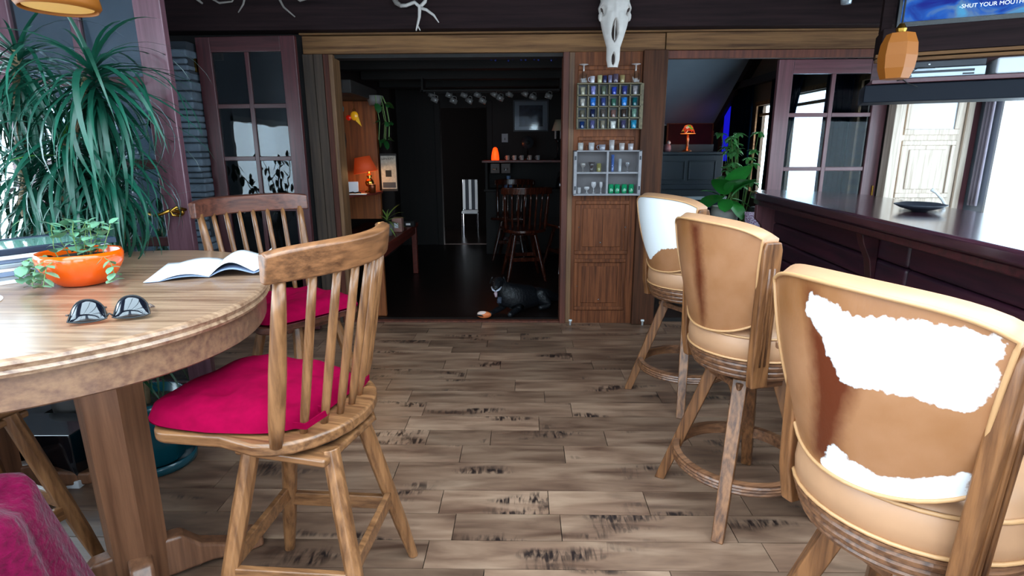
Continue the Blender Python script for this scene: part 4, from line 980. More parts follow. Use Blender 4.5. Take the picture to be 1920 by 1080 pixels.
# dishes on the bar
def dish(nm, loc, r, h, m, lab, cat):
    o = MB().lathe([(r * 0.25, 0), (r * 0.3, 0.004), (r * 0.75, h * 0.55), (r, h), (r * 0.98, h + 0.002), (r * 0.7, h * 0.6), (0.0, 0.012)], n=28, capt=False).build(nm, m, smooth=True, loc=loc)
    return tag(o, lab, cat)
dish('plate', (1.815, 2.63, 1.085), 0.105, 0.032, M['charcoal'], 'shallow dark blue dish at the far side of the bar top', 'dish')
dish('plate', (1.93, 2.80, 1.085), 0.085, 0.022, M['charcoal'], 'smaller dark dish right behind the shallow blue one on the bar', 'dish')
kf = MB().tube([(2.00, 2.74, 1.09), (2.05, 2.80, 1.098), (2.075, 2.86, 1.12), (2.07, 2.90, 1.15), (2.05, 2.91, 1.165)], [0.006, 0.007, 0.007, 0.007, 0.009], 8).build('white_cup_handle', M['white_paint'], smooth=True)
kf.name = 'ladle'; tag(kf, 'white curved ladle resting beside the dark dishes on the bar', 'ladle')
kf.location.z = 0.0

# ------------------------------------------------------------------ glass rack and wall case on the panel door
rack = empty('shot_glass_rack', (0.622, 4.375, 1.512)); tag(rack, 'wooden wall rack of twenty-four cells holding shot glasses', 'rack')
M['rackw'] = wood('greenish_grey_rack_wood', '#75694c', '#4d4432', 'X', 0.8, 0.6, 0.6)
RW, RH_, RD, nc, nr = 0.455, 0.318, 0.062, 6, 4
for i in range(nc + 1):
    x = -RW / 2 + RW * i / nc; B(x - 0.004, x + 0.004, -RD, 0, 0.008, RH_ - 0.008).build('upright', M['rackw'], rack)
for j in range(nr + 1):
    z = RH_ * j / nr; B(-RW / 2 - 0.005, RW / 2 + 0.005, -RD, 0, z - 0.004 + (0.004 if j == 0 else 0), z + 0.004).build('shelf', M['rackw'], rack)
B(-RW / 2, RW / 2, -0.005, 0, 0, RH_).build('back', M['black'], rack)
B(RW / 2 + 0.005, RW / 2 + 0.02, -RD, 0, 0, RH_).build('side_board', M['rackw'], rack)
def shot(loc, color, h=0.056, r=0.020, clear=False):
    key = ('shot', color)
    if key not in M:
        M[key] = glass('tinted_glass', color, 2.5, 0.05) if clear else mat('glazed_' + color.strip('#'), color, 0.12, noise=0.55, nscale=55, coat=0.6)
    o = MB().lathe([(r * 0.72, 0), (r * 0.78, 0.004), (r, h), (r * 0.9, h), (r * 0.68, 0.01), (0.0, 0.01)], n=16, capt=False).build('shot_glass', M[key], smooth=True, loc=loc)
    return o
cells = [('#b0a890', 'cream figured'), ('#8f8fd0', 'pale violet'), ('#5f6a58', 'dull green'), ('#3048b8', 'royal blue'), ('#39408c', 'indigo striped'), ('#a0989c', 'grey footed'),
         ('#c0b8b0', 'ivory'), ('#2f74cc', 'bright blue'), ('#3c4a86', 'slate blue banded'), ('#3c6c5c', 'sea green'), ('#2c80d4', 'sky blue'), ('#0f5c66', 'dark teal'),
         ('#6c6658', 'smoky clear'), ('#1c2548', 'black and white printed'), ('#5e5450', 'brown grey'), ('#7c5a54', 'dusty rose'), ('#44352f', 'dark brown printed'), ('#6d9080', 'pale green'),
         ('#1c3566', 'navy'), ('#5a5a88', 'grey violet'), ('#8a8070', 'taupe figured'), ('#d8d8d4', 'white printed'), ('#4a4668', 'plum'), ('#2a8ab0', 'turquoise')]
on = ['top', 'second', 'third', 'lowest']; cn = ['first', 'second', 'third', 'fourth', 'fifth', 'sixth']
for k, (c, nm) in enumerate(cells):
    i, j = k % 6, k // 6
    x = 0.622 - RW / 2 + RW * (i + 0.5) / nc; z = 1.512 + RH_ * (nr - 1 - j) / nr + 0.004
    o = shot((x, 4.375 - 0.034, z), c, h=0.058 if k % 3 else 0.052, r=0.023 if nm.startswith(('bright', 'sky', 'white', 'turq')) else 0.0195)
    tag(o, '%s shot glass in the %s row, %s cell of the rack' % (nm, on[j], cn[i]), 'shot glass', 'shot glasses in the wall rack')
def hourglass(loc, label):
    r = empty('upturned_goblet', loc); tag(r, label, 'goblet', 'upturned goblets on the rack')
    MB().lathe([(0.033, 0), (0.036, 0.02), (0.032, 0.055), (0.012, 0.072), (0.006, 0.08)], n=18, capb=False, capt=False).build('bowl', M['clear'], r, smooth=True)
    MB().lathe([(0.006, 0.08), (0.006, 0.118), (0.034, 0.124), (0.034, 0.127), (0.0, 0.127)], n=18, capb=False, capt=False).build('stem_and_foot', mat('pale_glass', '#a99c98', 0.1, coat=0.8), r, smooth=True)
hourglass((0.435, 4.335, 1.836), 'upturned stemmed goblet on top of the rack, at its window-lit corner beside the white mug')
hourglass((0.81, 4.335, 1.836), 'upturned stemmed goblet on top of the rack beside the dark post')
def mug(loc, color, h, r, label, handle=True, rz=0.0, group=None, clear=False):
    t = empty('mug' if handle else 'tumbler', loc, rz); tag(t, label, 'mug' if handle else 'tumbler', group)
    m = mat('clear_tumbler', color, 0.08, alpha=0.4, coat=1.0) if clear else mat('glazed_mug', color, 0.2, noise=0.25, nscale=40, coat=0.5)
    MB().lathe([(r * 0.8, 0), (r * 0.88, 0.003), (r, h), (r * 0.92, h), (r * 0.78, 0.008), (0, 0.008)], n=16, capt=False).build('cup', m, t, smooth=True)
    if handle: MB().tube([(-r * 0.9, 0, h * 0.85), (-r * 1.35, 0, h * 0.85), (-r * 1.6, 0, h * 0.55), (-r * 1.3, 0, h * 0.22), (-r * 0.88, 0, h * 0.2)], 0.0028, 6).build('handle', m, t, smooth=True)
    return t
G1 = 'small cups on top of the rack'
mug((0.500, 4.34, 1.836), '#c9c2cc', 0.046, 0.018, 'small white mug with its handle toward the goblet on the rack', group=G1)
mug((0.553, 4.34, 1.836), '#b0a87c', 0.052, 0.018, 'cream and gold figured cup on top of the rack', False, group=G1)
mug((0.590, 4.34, 1.836), '#2b2d55', 0.050, 0.015, 'narrow dark blue cup on top of the rack', False, group=G1)
mug((0.628, 4.34, 1.836), '#77708c', 0.052, 0.016, 'violet grey cup on top of the rack', False, group=G1)
mug((0.668, 4.34, 1.836), '#5c4e60', 0.060, 0.020, 'tall plum cup with a white rim on top of the rack', False, group=G1)
mug((0.716, 4.34, 1.836), '#a08c60', 0.052, 0.018, 'straw yellow cup on top of the rack', False, group=G1)

case = empty('white_wall_case', (0.625, 4.376, 1.036)); tag(case, 'open white-framed wall case of four compartments under the rack', 'wall case')
CW, CH, CD = 0.50, 0.325, 0.085
wp = mat('aged_white_paint', '#8f8c90', 0.6, noise=0.2, nscale=20)
for x0, x1 in ((-CW / 2, -CW / 2 + 0.022), (CW / 2 - 0.022, CW / 2)): B(x0, x1, -CD, 0, 0, CH).build('side', wp, case, bevel=0.002)
B(-CW / 2, CW / 2, -CD, 0, -0.006, 0.008).build('bottom', wp, case, bevel=0.002); B(-CW / 2, CW / 2, -CD, 0, CH - 0.01, CH).build('top', wp, case, bevel=0.002)
B(-0.007, 0.007, -CD + 0.005, 0, 0.008, CH - 0.01).build('divider', wp, case); B(-CW / 2 + 0.022, CW / 2 - 0.022, -CD + 0.008, 0, 0.155, 0.168).build('shelf', wp, case)
B(-CW / 2 + 0.022, CW / 2 - 0.022, -0.005, 0, 0.008, CH - 0.01).build('back', mat('grey_back', '#5f5a5c', 0.7, noise=0.1), case)
for x in (-CW / 2 + 0.011, CW / 2 - 0.011):
    for z in (0.05, 0.27): B(x - 0.006, x + 0.006, -CD - 0.003, -CD, z - 0.014, z + 0.014).build('hinge', M['charcoal'], case)
G2 = 'glasses standing on the white wall case'; ztop = 1.036 + CH
mug((0.425, 4.33, ztop), '#d8d4d0', 0.055, 0.022, 'clear tumbler nearest the door frame on top of the white case', False, clear=True, group=G2)
mug((0.505, 4.33, ztop), '#d8d8dc', 0.056, 0.023, 'clear glass with a bright edge on top of the white case', False, clear=True, group=G2)
mug((0.585, 4.33, ztop), '#8d8a94', 0.042, 0.025, 'pale grey teacup with handle on top of the white case', group=G2)
mug((0.655, 4.33, ztop), '#a8a0a0', 0.074, 0.021, 'tall grey tapered glass on top of the white case', False, group=G2)
mug((0.730, 4.33, ztop), '#b0a6a4', 0.052, 0.021, 'pale speckled cup next to the tall glass on the white case', False, group=G2)
mug((0.795, 4.33, ztop), '#a8a0a4', 0.048, 0.021, 'short pale cup nearest the dark post on top of the white case', False, group=G2)
def stem_glass(loc, color, h, r, label, kind=0, group='glasses inside the white wall case'):
    t = empty('stem_glass', loc); tag(t, label, 'glass', group)
    m = mat('stem_glass_tint', '#%02x%02x%02x' % tuple(int(255 * (int(color[q:q + 2], 16) / 255) ** 0.8) for q in (1, 3, 5)), 0.08, alpha=0.45 if color != '#0f7a4a' else 0.8, coat=1.0)
    if kind == 0: pr = [(r * 0.8, 0), (r * 0.8, 0.003), (0.003, 0.006), (0.003, h * 0.45), (r * 0.8, h * 0.6), (r, h * 0.8), (r * 0.9, h)]
    elif kind == 1: pr = [(r * 0.6, 0), (r * 0.5, h * 0.25), (r * 0.55, h * 0.6), (r, h), (r * 0.92, h), (r * 0.45, h * 0.5), (0, h * 0.2)]
    else: pr = [(r * 0.85, 0), (r * 0.9, 0.004), (r, h), (r * 0.93, h), (r * 0.85, 0.008), (0, 0.008)]
    MB().lathe(pr, n=16, capb=True, capt=False).build('glass_body', m, t, smooth=True); return t
zs, zb = 1.036 + 0.168, 1.036 + 0.008
stem_glass((0.445, 4.33, zs), '#8a8480', 0.065, 0.021, 'smoky stemmed glass in the upper compartment near the door frame')
stem_glass((0.510, 4.33, zs), '#3a3030', 0.072, 0.026, 'dark flared glass in the upper compartment of the white case', 1)
stem_glass((0.565, 4.33, zs), '#8f8644', 0.062, 0.018, 'olive yellow footed glass in the upper compartment of the white case', 2)
stem_glass((0.668, 4.34, zs), '#3c5ca8', 0.125, 0.012, 'tall thin blue glass in the white case', 2)
stem_glass((0.722, 4.335, zs), '#b8bcc4', 0.095, 0.013, 'narrow clear glass beside the tall blue one', 2)
stem_glass((0.778, 4.335, zs), '#707078', 0.070, 0.018, 'stemmed clear glass with bright rim next to the case side')
stem_glass((0.420, 4.33, zb), '#c8c4c6', 0.045, 0.016, 'small clear glass in the lower corner near the door frame', 2)
stem_glass((0.478, 4.33, zb), '#c8c4c6', 0.050, 0.022, 'clear stemmed glass low in the white case, second in its row')
stem_glass((0.530, 4.335, zb), '#d0ccd0', 0.085, 0.020, 'clear tall goblet low in the white case')
stem_glass((0.585, 4.33, zb), '#d0ccd0', 0.085, 0.013, 'clear flute low in the white case beside the divider')
for k, (x, lab) in enumerate(((0.660, 'beside the divider'), (0.707, 'second from the divider'), (0.760, 'third from the divider'), (0.812, 'against the case side'))):
    stem_glass((x, 4.33, zb), '#0f7a4a', 0.068, 0.022, 'emerald green tumbler in the white case, ' + lab, 2, 'emerald green tumblers')

# ------------------------------------------------------------------ skull and antlers on the beam
sk = empty('cattle_skull', (0.625, 4.225, 1.925)); tag(sk, 'bleached cattle skull hanging nose down on the dark beam', 'skull')
prof = [(0.0, 0.034, 0.020), (0.05, 0.044, 0.032), (0.13, 0.044, 0.042), (0.19, 0.062, 0.052), (0.26, 0.082, 0.065), (0.33, 0.098, 0.075), (0.38, 0.112, 0.08), (0.42, 0.098, 0.08), (0.46, 0.105, 0.075), (0.50, 0.092, 0.05)]
def interp(s):
    for a, b in zip(prof, prof[1:]):
        if s <= b[0]: t = (s - a[0]) / (b[0] - a[0]); return lerp(a[1], b[1], t), lerp(a[2], b[2], t)
    return prof[-1][1:]
def sk_fn(u, v):
    s = v * 0.5; w, d = interp(s); a = (u * 2 - 1) * 0.5 * PI * 0.98
    x = w * math.sin(a); y = -d * math.cos(a) ** 0.8
    def hole(cx, cz, rx, rz, dep):
        q = ((x - cx) / rx) ** 2 + ((s - cz) / rz) ** 2; return dep * max(0, 1 - q) ** 0.35 if q < 1 else 0
    y += hole(0, 0.235, 0.022 * (1.1 - abs(s - 0.21) * 3), 0.075, 0.05)
    y += hole(0, 0.055, 0.014, 0.042, 0.04)
    for k in (-1, 1): y += hole(k * 0.083, 0.36, 0.022, 0.036, 0.035)
    y += 0.004 * math.cos(90 * x) * (0.2 < s < 0.35) - 0.006 * math.exp(-(x / 0.01) ** 2) * (s > 0.3)
    return (x * (1 + 0.06 * math.sin(8 * s)), min(y, 0.0), s)
MB().grid(sk_fn, 56, 90).build('skull_bone', M['cream'], sk, smooth=True, fix=False, solid=0.003)
MB().grid(lambda u, v: (lerp(-1, 1, u) * 0.9 * interp(v * 0.5)[0], -0.004 - 0.25 * interp(v * 0.5)[1], v * 0.5), 6, 12).build('cavity_shade_sheet', M['bone_dark'], sk)  # dark sheet paints the shade inside the skull openings
B(-0.0025, 0.0025, -0.052, -0.03, 0.17, 0.30).build('nasal_septum', M['cream'], sk)
for k in (-1, 1):
    MB().tube([(k * 0.085, -0.03, 0.47), (k * 0.15, -0.04, 0.50), (k * 0.21, -0.06, 0.57), (k * 0.22, -0.07, 0.66)], [0.024, 0.021, 0.014, 0.004], 10).build('horn', M['antler_grey'], sk, smooth=True)
    MB().ball((k * 0.095, -0.02, 0.325), 0.018, 10, (1, 1, 1.8)).build('cheek_bone', M['cream'], sk, smooth=True)
an = empty('forked_antler', (-0.75, 4.20, 2.30)); tag(an, 'pale forked deer antler hooked over the middle of the dark beam', 'antler')
MB().tube([(-0.09, -0.01, 0.03), (-0.05, -0.02, 0.028), (0.01, -0.03, 0.045), (0.045, -0.035, 0.015), (0.04, -0.04, -0.05), (0.02, -0.03, -0.11), (0.012, -0.03, -0.135)], [0.013, 0.012, 0.012, 0.013, 0.010, 0.007, 0.004], 10).build('main_beam', M['cream'], an, smooth=True)
MB().tube([(0.045, -0.035, 0.01), (0.09, -0.04, -0.005), (0.14, -0.04, -0.04), (0.172, -0.035, -0.085)], [0.011, 0.010, 0.008, 0.003], 10).build('tine', M['cream'], an, smooth=True)
MB().tube([(0.022, -0.03, -0.10), (0.035, -0.035, -0.12), (0.042, -0.035, -0.135)], [0.006, 0.005, 0.003], 8).build('tine', M['cream'], an, smooth=True)
MB().tube([(0.05, -0.03, 0.02), (0.08, -0.02, 0.05), (0.09, 0.0, 0.10), (0.08, 0.01, 0.16)], [0.012, 0.012, 0.010, 0.005], 8).build('tine', M['cream'], an, smooth=True)
MB().tube([(-0.09, -0.01, 0.03), (-0.12, 0.0, 0.05), (-0.14, 0.01, 0.09)], [0.014, 0.017, 0.02], 10).build('burr', M['antler_grey'], an, smooth=True)
ag = empty('hanging_antlers', (-1.95, 4.10, 2.36)); tag(ag, 'tangle of grey antlers hanging from the ceiling above the left glass door', 'antlers')
for path, r in (([(-0.22, 0, 0.10), (-0.17, -0.02, 0.02), (-0.08, -0.03, -0.03), (0.0, -0.02, -0.02), (0.05, 0, 0.05), (0.06, 0, 0.12)], 0.008),
                ([(0.10, 0, 0.13), (0.10, -0.02, 0.03), (0.08, -0.03, -0.04), (0.04, -0.03, -0.09)], 0.009),
                ([(0.28, 0, 0.13), (0.30, -0.02, 0.04), (0.35, -0.03, -0.06), (0.42, -0.03, -0.12)], 0.010),
                ([(0.36, 0, 0.13), (0.40, -0.02, 0.03), (0.46, -0.02, -0.02), (0.54, -0.02, 0.0), (0.58, 0, 0.07), (0.58, 0, 0.13)], 0.008),
                ([(-0.32, 0, 0.05), (-0.26, -0.02, 0.02), (-0.20, -0.02, -0.03)], 0.016)):
    MB().tube(path, [r * (1.2 - 0.8 * i / (len(path) - 1)) for i in range(len(path))], 8).build('antler', M['antler_grey'], ag, smooth=True)
for x, z in ((0.38, 0.03), (0.43, 0.045), (0.20, 0.02)): MB().ball((x, -0.03, z), 0.022, 10, (0.8, 0.6, 1.5)).build('shell_ornament', M['cream'] if x > 0.3 else M['antler_grey'], ag, smooth=True)
MB().box(-0.35, 0.62, 0.0, 0.02, 0.10, 0.14).build('mounting_board', M['beam'], ag)
sl = empty('spot_lamp', (2.10, 4.05, 2.28)); tag(sl, 'small glass spot lamp under the ceiling near the television', 'spot lamp')
MB().lathe([(0.03, 0.0), (0.034, 0.03), (0.02, 0.08), (0.012, 0.1)], n=16).build('bulb', M['silver'], sl, smooth=True); MB().tube([(0, 0, 0.1), (0, 0, 0.22)], 0.006, 6).build('stem', M['black'], sl)

# ------------------------------------------------------------------ plants in the sun room
def strap_plant(root, heads, nleaf, L, m, meshes, seed):
    rr = random.Random(seed)
    for (hx, hy, hz), s in heads:
        for k in range(nleaf):
            t = k / nleaf; az = k * 2.39996 + rr.uniform(-.2, .2)
            pitch = -1.15 + 2.0 * t + rr.uniform(-.2, .2)
            leaf_obj(meshes[rr.randrange(len(meshes))], None, root, Vector((hx, hy, hz - 0.10 * t)), az, pitch, s * rr.uniform(0.8, 1.15), rx=rr.uniform(-.3, .3))
dr = empty('dracaena', (-2.08, 2.46, 0)); tag(dr, 'tall bushy dracaena with drooping dark strap leaves before the glass door', 'potted plant')
MB().lathe([(0.12, 0), (0.125, 0.01), (0.15, 0.28), (0.16, 0.30), (0.15, 0.30), (0.14, 0.26), (0, 0.26)], n=24, capt=False).build('pot', M['terracotta'], dr, smooth=True)
MB().lathe([(0.0, 0.262), (0.142, 0.262)], n=24, capb=False, capt=False).build('soil', M['soil'], dr)
stems = [[(0.0, 0.0, 0.26), (0.05, -0.05, 0.6), (0.10, -0.06, 0.95), (0.14, -0.08, 1.25), (0.33, -0.10, 1.66)],
         [(0.03, 0.03, 0.26), (0.10, -0.02, 0.7), (0.17, -0.04, 0.98), (0.12, -0.05, 1.2), (0.17, -0.06, 1.42)],
         [(-0.04, 0, 0.26), (-0.02, -0.02, 0.7), (-0.05, -0.05, 1.0), (-0.08, -0.06, 1.15), (-0.03, -0.05, 1.30)],
         [(0.02, -0.03, 0.26), (0.18, -0.02, 0.7), (0.30, -0.02, 1.0), (0.32, -0.03, 1.12), (0.28, -0.05, 1.3)],
         [(-0.05, 0.03, 0.26), (-0.10, 0.0, 0.8), (-0.10, 0.0, 1.3), (-0.02, 0.0, 1.78)]]
for p in stems: MB().tube(p, [0.024, 0.021, 0.019, 0.017, 0.012], 10).build('cane', M['stem'], dr, smooth=True)
MB().tube([(0.33, -0.10, 0.94), (0.27, -0.12, 1.0), (0.20, -0.12, 1.0), (0.18, -0.12, 0.95), (0.22, -0.1, 0.85)], 0.012, 8).build('curled_cane', M['stem'], dr, smooth=True)
dl = [mk(leafmesh(L, w, b, 9, 0.25, tip=1), 'leaf', M['leaf_dk']) for L, w, b in ((0.50, 0.010, 1.8), (0.58, 0.011, 2.3), (0.44, 0.010, 1.5), (0.60, 0.010, 2.7), (0.38, 0.010, 0.9))]
dlt = [mk(leafmesh(0.34, 0.013, 0.4, 8, 0.25, tip=1), 'leaf', M['leaf_lt'])]
strap_plant(dr, [((0.36, -0.10, 1.70), 1.1), ((0.17, -0.06, 1.44), 1.0), ((-0.03, -0.05, 1.28), 0.95), ((0.30, -0.05, 1.34), 0.9), ((-0.02, 0.0, 1.76), 0.9)], 59, 0.5, None, dl, 21)
def strap_stuff(root, heads, nleaf, mlist, m, seed):
    rr2 = random.Random(seed); g = MB()
    for (hx, hy, hz), s in heads:
        for k in range(nleaf):
            t = k / nleaf; me = mlist[rr2.randrange(len(mlist))]
            mt = Matrix.Translation((hx, hy, hz - 0.16 * t)) @ Matrix.Rotation(k * 2.39996 + rr2.uniform(-.3, .3), 4, 'Z') @ Matrix.Rotation(-0.7 + 1.9 * t, 4, 'Y') @ Matrix.Scale(s * rr2.uniform(.7, 1.1), 4)
            g.poly([mt @ v.co for v in me.vertices], [tuple(p.vertices) for p in me.polygons])
    o = g.build('small_leaves', m, root, smooth=True, fix=False); stuff(o)
strap_stuff(dr, [((0.36, -0.10, 1.66), 1.0), ((0.17, -0.06, 1.40), 0.95), ((-0.03, -0.05, 1.22), 0.95), ((0.30, -0.05, 1.28), 0.85), ((-0.02, 0.0, 1.70), 0.9), ((0.08, -0.12, 1.12), 0.7)], 70, dl, M['leaf_dk'], 44)
strap_plant(dr, [((0.16, -0.08, 1.40), 1.0), ((0.02, -0.1, 1.15), 0.8)], 4, 0.5, None, dlt, 5)

tp_ = empty('teal_planter', (-1.66, 2.27, 0)); tp_.scale = (0.86, 0.86, 0.98); tag(tp_, 'dark teal glazed pot with a spiky palm on the floor under the table edge', 'potted plant')
MB().lathe([(0.165, 0.0), (0.185, 0.005), (0.19, 0.045), (0.18, 0.045), (0.175, 0.015), (0.0, 0.015)], n=32, capt=False).build('saucer', M['teal'], tp_, smooth=True)
MB().lathe([(0.115, 0.016), (0.13, 0.03), (0.165, 0.30), (0.172, 0.335), (0.16, 0.335), (0.155, 0.29), (0, 0.29)], n=32, capt=False).build('pot', M['teal'], tp_, smooth=True)
MB().lathe([(0.0, 0.295), (0.155, 0.292)], n=24, capb=False, capt=False).build('soil', M['soil'], tp_)
MB().tube([(0, 0, 0.29), (0.01, 0, 0.42), (0.06, -0.02, 0.56)], 0.012, 8).build('trunk', M['stem'], tp_, smooth=True)
pl_ = [mk(leafmesh(L, 0.008, b, 7, 0.25, tip=1), 'leaf', M['leaf_ficus']) for L, b in ((0.26, 0.7), (0.22, 1.2))]
strap_plant(tp_, [((0.08, -0.02, 0.60), 1.0), ((-0.03, 0.0, 0.50), 0.9)], 34, 0.3, None, pl_, 8)

fc = empty('ficus', (-2.32, 3.30, 0)); fc.scale = (0.6, 0.9, 1.0); tag(fc, 'weeping fig in a grey pot by the left window, seen mirrored in the glass door', 'potted plant')
MB().lathe([(0.10, 0), (0.14, 0.28), (0.13, 0.28), (0.0, 0.26)], n=20, capt=False).build('pot', M['terracotta'], fc, smooth=True)
fl = [mk(leafmesh(0.075, 0.020, 0.5, 4, 0.2), 'leaf', M['leaf_ficus'])]
rr = random.Random(4)
for k in range(6):
    a = k * 1.05; p = Vector((0, 0, 0.26)); d = Vector((0.10 * math.cos(a), 0.32 * math.sin(a), 1)).normalized(); path = [p.copy()]
    for q in range(9):
        p = p + d * 0.125; path.append(p.copy()); d = (d + Vector((rr.uniform(-.1, .1), rr.uniform(-.25, .25), -0.02 * q))).normalized()
        if q > 2:
            for z in range(4): leaf_obj(fl[0], None, fc, p + Vector((rr.uniform(-.04, .04), rr.uniform(-.09, .09), rr.uniform(-.05, .05))), rr.uniform(0, 6.3), rr.uniform(0.2, 1.3), rr.uniform(.8, 1.3))
    MB().tube(path, [0.012 - 0.001 * i for i in range(len(path))], 6).build('branch', M['stem'], fc, smooth=True)

# things low down behind the table
bn = empty('black_chest', (-2.06, 2.17, 0)); tag(bn, 'low black chest with a white base strip under the table', 'chest')
B(-0.16, 0.20, -0.11, 0.10, 0.035, 0.24).build('body', mat('gloss_black', '#0c0d12', 0.12, coat=0.5), bn, bevel=0.006); B(-0.165, 0.205, -0.118, 0.10, 0, 0.035).build('base_strip', M['white_paint'], bn, bevel=0.004)
cr = empty('pale_blue_crate', (-2.37, 2.08, 0)); tag(cr, 'pale blue plastic storage box on the floor under the left end of the table', 'storage box')
B(-0.2, 0.12, -0.14, 0.14, 0, 0.40).build('body', M['pale_blue'], cr, bevel=0.015); B(-0.215, 0.135, -0.155, 0.155, 0.40, 0.43).build('lid', M['grey_wall'], cr, bevel=0.008)

# ------------------------------------------------------------------ dark main room beyond the opening
def room(nm, x0, x1, y0, y1, zc, m, mf, holes_back=[], skip=''):
    if 'L' not in skip: struct(B(x0 - 0.1, x0, y0, y1, -0.1, zc).build('wall_left', m))
    if 'R' not in skip: struct(B(x1, x1 + 0.1, y0, y1, -0.1, zc).build('wall_right', m))
    if 'F' not in skip: struct(B(x0, x1, y0, y1, -0.1, -0.002).build('floor', mf))
    if 'C' not in skip: struct(B(x0 - 0.1, x1 + 0.1, y0, y1, zc, zc + 0.1).build('ceiling', m))
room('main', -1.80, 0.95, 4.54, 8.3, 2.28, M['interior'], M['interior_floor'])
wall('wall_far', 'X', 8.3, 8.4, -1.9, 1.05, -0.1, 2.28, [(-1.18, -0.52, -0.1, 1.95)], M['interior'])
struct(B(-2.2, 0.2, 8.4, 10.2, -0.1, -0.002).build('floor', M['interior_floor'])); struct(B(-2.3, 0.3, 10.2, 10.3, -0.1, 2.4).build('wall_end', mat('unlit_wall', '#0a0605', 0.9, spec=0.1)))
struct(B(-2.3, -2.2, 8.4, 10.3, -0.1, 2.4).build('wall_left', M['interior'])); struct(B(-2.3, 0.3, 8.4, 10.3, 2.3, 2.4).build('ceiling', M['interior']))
wall('wall_right', 'Y', 0.2, 0.3, 8.4, 10.3, -0.1, 2.4, [(8.9, 9.2, 0.5, 0.85)], M['interior'])  # unseen opening, shaped so daylight falls only on the folding chair
portal('daylight_portal', (0.32, 9.05, 0.675), (0, PI / 2, 0), 0.35, 0.3)
# ceiling beams
bi = random.Random(9)
for k, y in enumerate((4.9, 5.7, 6.5, 7.3)):
    struct(B(-1.78, 0.93, y, y + 0.14, 2.12, 2.28).build('beam', M['interior_x'], bevel=0.006))
for k in range(11):
    x = -1.8 + k * 0.25; struct(B(x + 0.004, x + 0.246, 4.56, 8.28, 2.255, 2.28).build('ceiling_plank', M['interior'], ))
# door casing at the far end
struct(B(-1.26, -1.18, 8.26, 8.3, 0, 2.03).build('trim_20', M['interior'], bevel=0.004)); struct(B(-0.52, -0.44, 8.26, 8.3, 0, 2.03).build('trim_21', M['interior'], bevel=0.004))
# cedar wall panel behind the lamp
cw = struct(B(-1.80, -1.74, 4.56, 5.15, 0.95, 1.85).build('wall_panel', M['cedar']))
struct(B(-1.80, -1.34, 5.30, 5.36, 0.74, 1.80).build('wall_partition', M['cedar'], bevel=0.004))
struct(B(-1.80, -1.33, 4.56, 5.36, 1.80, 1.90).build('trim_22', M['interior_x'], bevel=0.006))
# shelf, lamp, bell
shf = empty('lamp_shelf', (-1.80, 4.60, 0.985)); tag(shf, 'small wooden wall shelf carrying the orange lamp', 'shelf')
MB().prism([(0.0, 0.0), (0.27, 0.0), (0.50, 0.42), (0.50, 0.66), (0.0, 0.66)], 0, 0.022).build('shelf_board', M['bench'], shf, bevel=0.004)
B(0.0, 0.02, 0.1, 0.55, -0.2, 0).build('bracket', M['cedar'], shf)
lm = empty('table_lamp', (-1.365, 5.06, 1.007)); tag(lm, 'lit brass table lamp with tilted orange shade on the wall shelf', 'table lamp')
MB().lathe([(0.045, 0), (0.048, 0.01), (0.02, 0.02), (0.016, 0.045), (0.034, 0.06), (0.04, 0.085), (0.03, 0.11), (0.012, 0.125), (0.026, 0.14), (0.014, 0.155), (0.006, 0.18)], n=20).build('base', M['brass'], lm, smooth=True)
MB().lathe([(0.105, 0.175), (0.066, 0.31)], n=28, capb=False, capt=False, mtx=rotm((0, 0, 0), ry=math.radians(-10))).build('lamp_shade', mat('glowing_orange_shade', '#b5451a', 0.7, emit='#d04010', estr=0.22), lm, smooth=True, solid=0.002)
MB().ball((0, 0, 0.215), 0.022, 12).build('bulb', mat('warm_bulb', '#fff2d0', 0.4, emit='#ffdf9a', estr=14), lm, smooth=True)
lamp_light('lamp_glow', (-1.365, 5.06, 1.16), 7.0, (1.0, 0.55, 0.22), 0.03)
bl = empty('bell_ornament', (-1.415, 4.90, 1.60)); tag(bl, 'small yellow and red glass fish ornament hanging above the lamp', 'ornament')
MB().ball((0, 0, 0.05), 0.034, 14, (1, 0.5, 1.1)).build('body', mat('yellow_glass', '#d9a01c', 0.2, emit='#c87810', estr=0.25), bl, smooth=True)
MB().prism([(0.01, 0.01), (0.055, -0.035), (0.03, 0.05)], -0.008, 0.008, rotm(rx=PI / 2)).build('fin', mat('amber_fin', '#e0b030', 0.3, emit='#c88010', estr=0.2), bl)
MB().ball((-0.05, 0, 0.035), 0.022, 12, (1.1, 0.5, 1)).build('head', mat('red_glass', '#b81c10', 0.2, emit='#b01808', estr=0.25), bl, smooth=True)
MB().tube([(0, 0, 0.085), (0.0, 0, 0.20)], 0.0015, 5).build('thread', M['brass'], bl)
MB().tube([(0.012 * math.cos(a * PI / 4), 0, 0.096 + 0.012 * math.sin(a * PI / 4)) for a in range(8)], 0.002, 5, closed=True).build('ring', M['brass'], bl)
tq = empty('turquoise_charm', (-1.50, 4.82, 1.70)); MB().ball((0, 0, 0), 0.03, 10, (0.8, 0.5, 1.4)).build('bead', mat('turquoise', '#12707c', 0.3), tq, smooth=True); MB().tube([(0, 0, 0.03), (0, 0, 0.105)], 0.0015, 5).build('thread', M['brass'], tq); tag(tq, 'turquoise charm hanging beside the door frame near the fish ornament', 'charm')
tq2 = empty('dark_cloth', (-1.52, 4.86, 1.45)); MB().tube([(0, 0, 0.08), (0, 0, 0.355)], 0.002, 5).build('cord', M['brass'], tq2); tag(tq2, 'dark fabric bundle hanging on the lit cedar wall near the door frame', 'cloth bundle')
MB().ball((0, 0, 0), 0.05, 12, (0.7, 0.6, 2.2)).build('cloth', M['matte_black'], tq2, smooth=True)
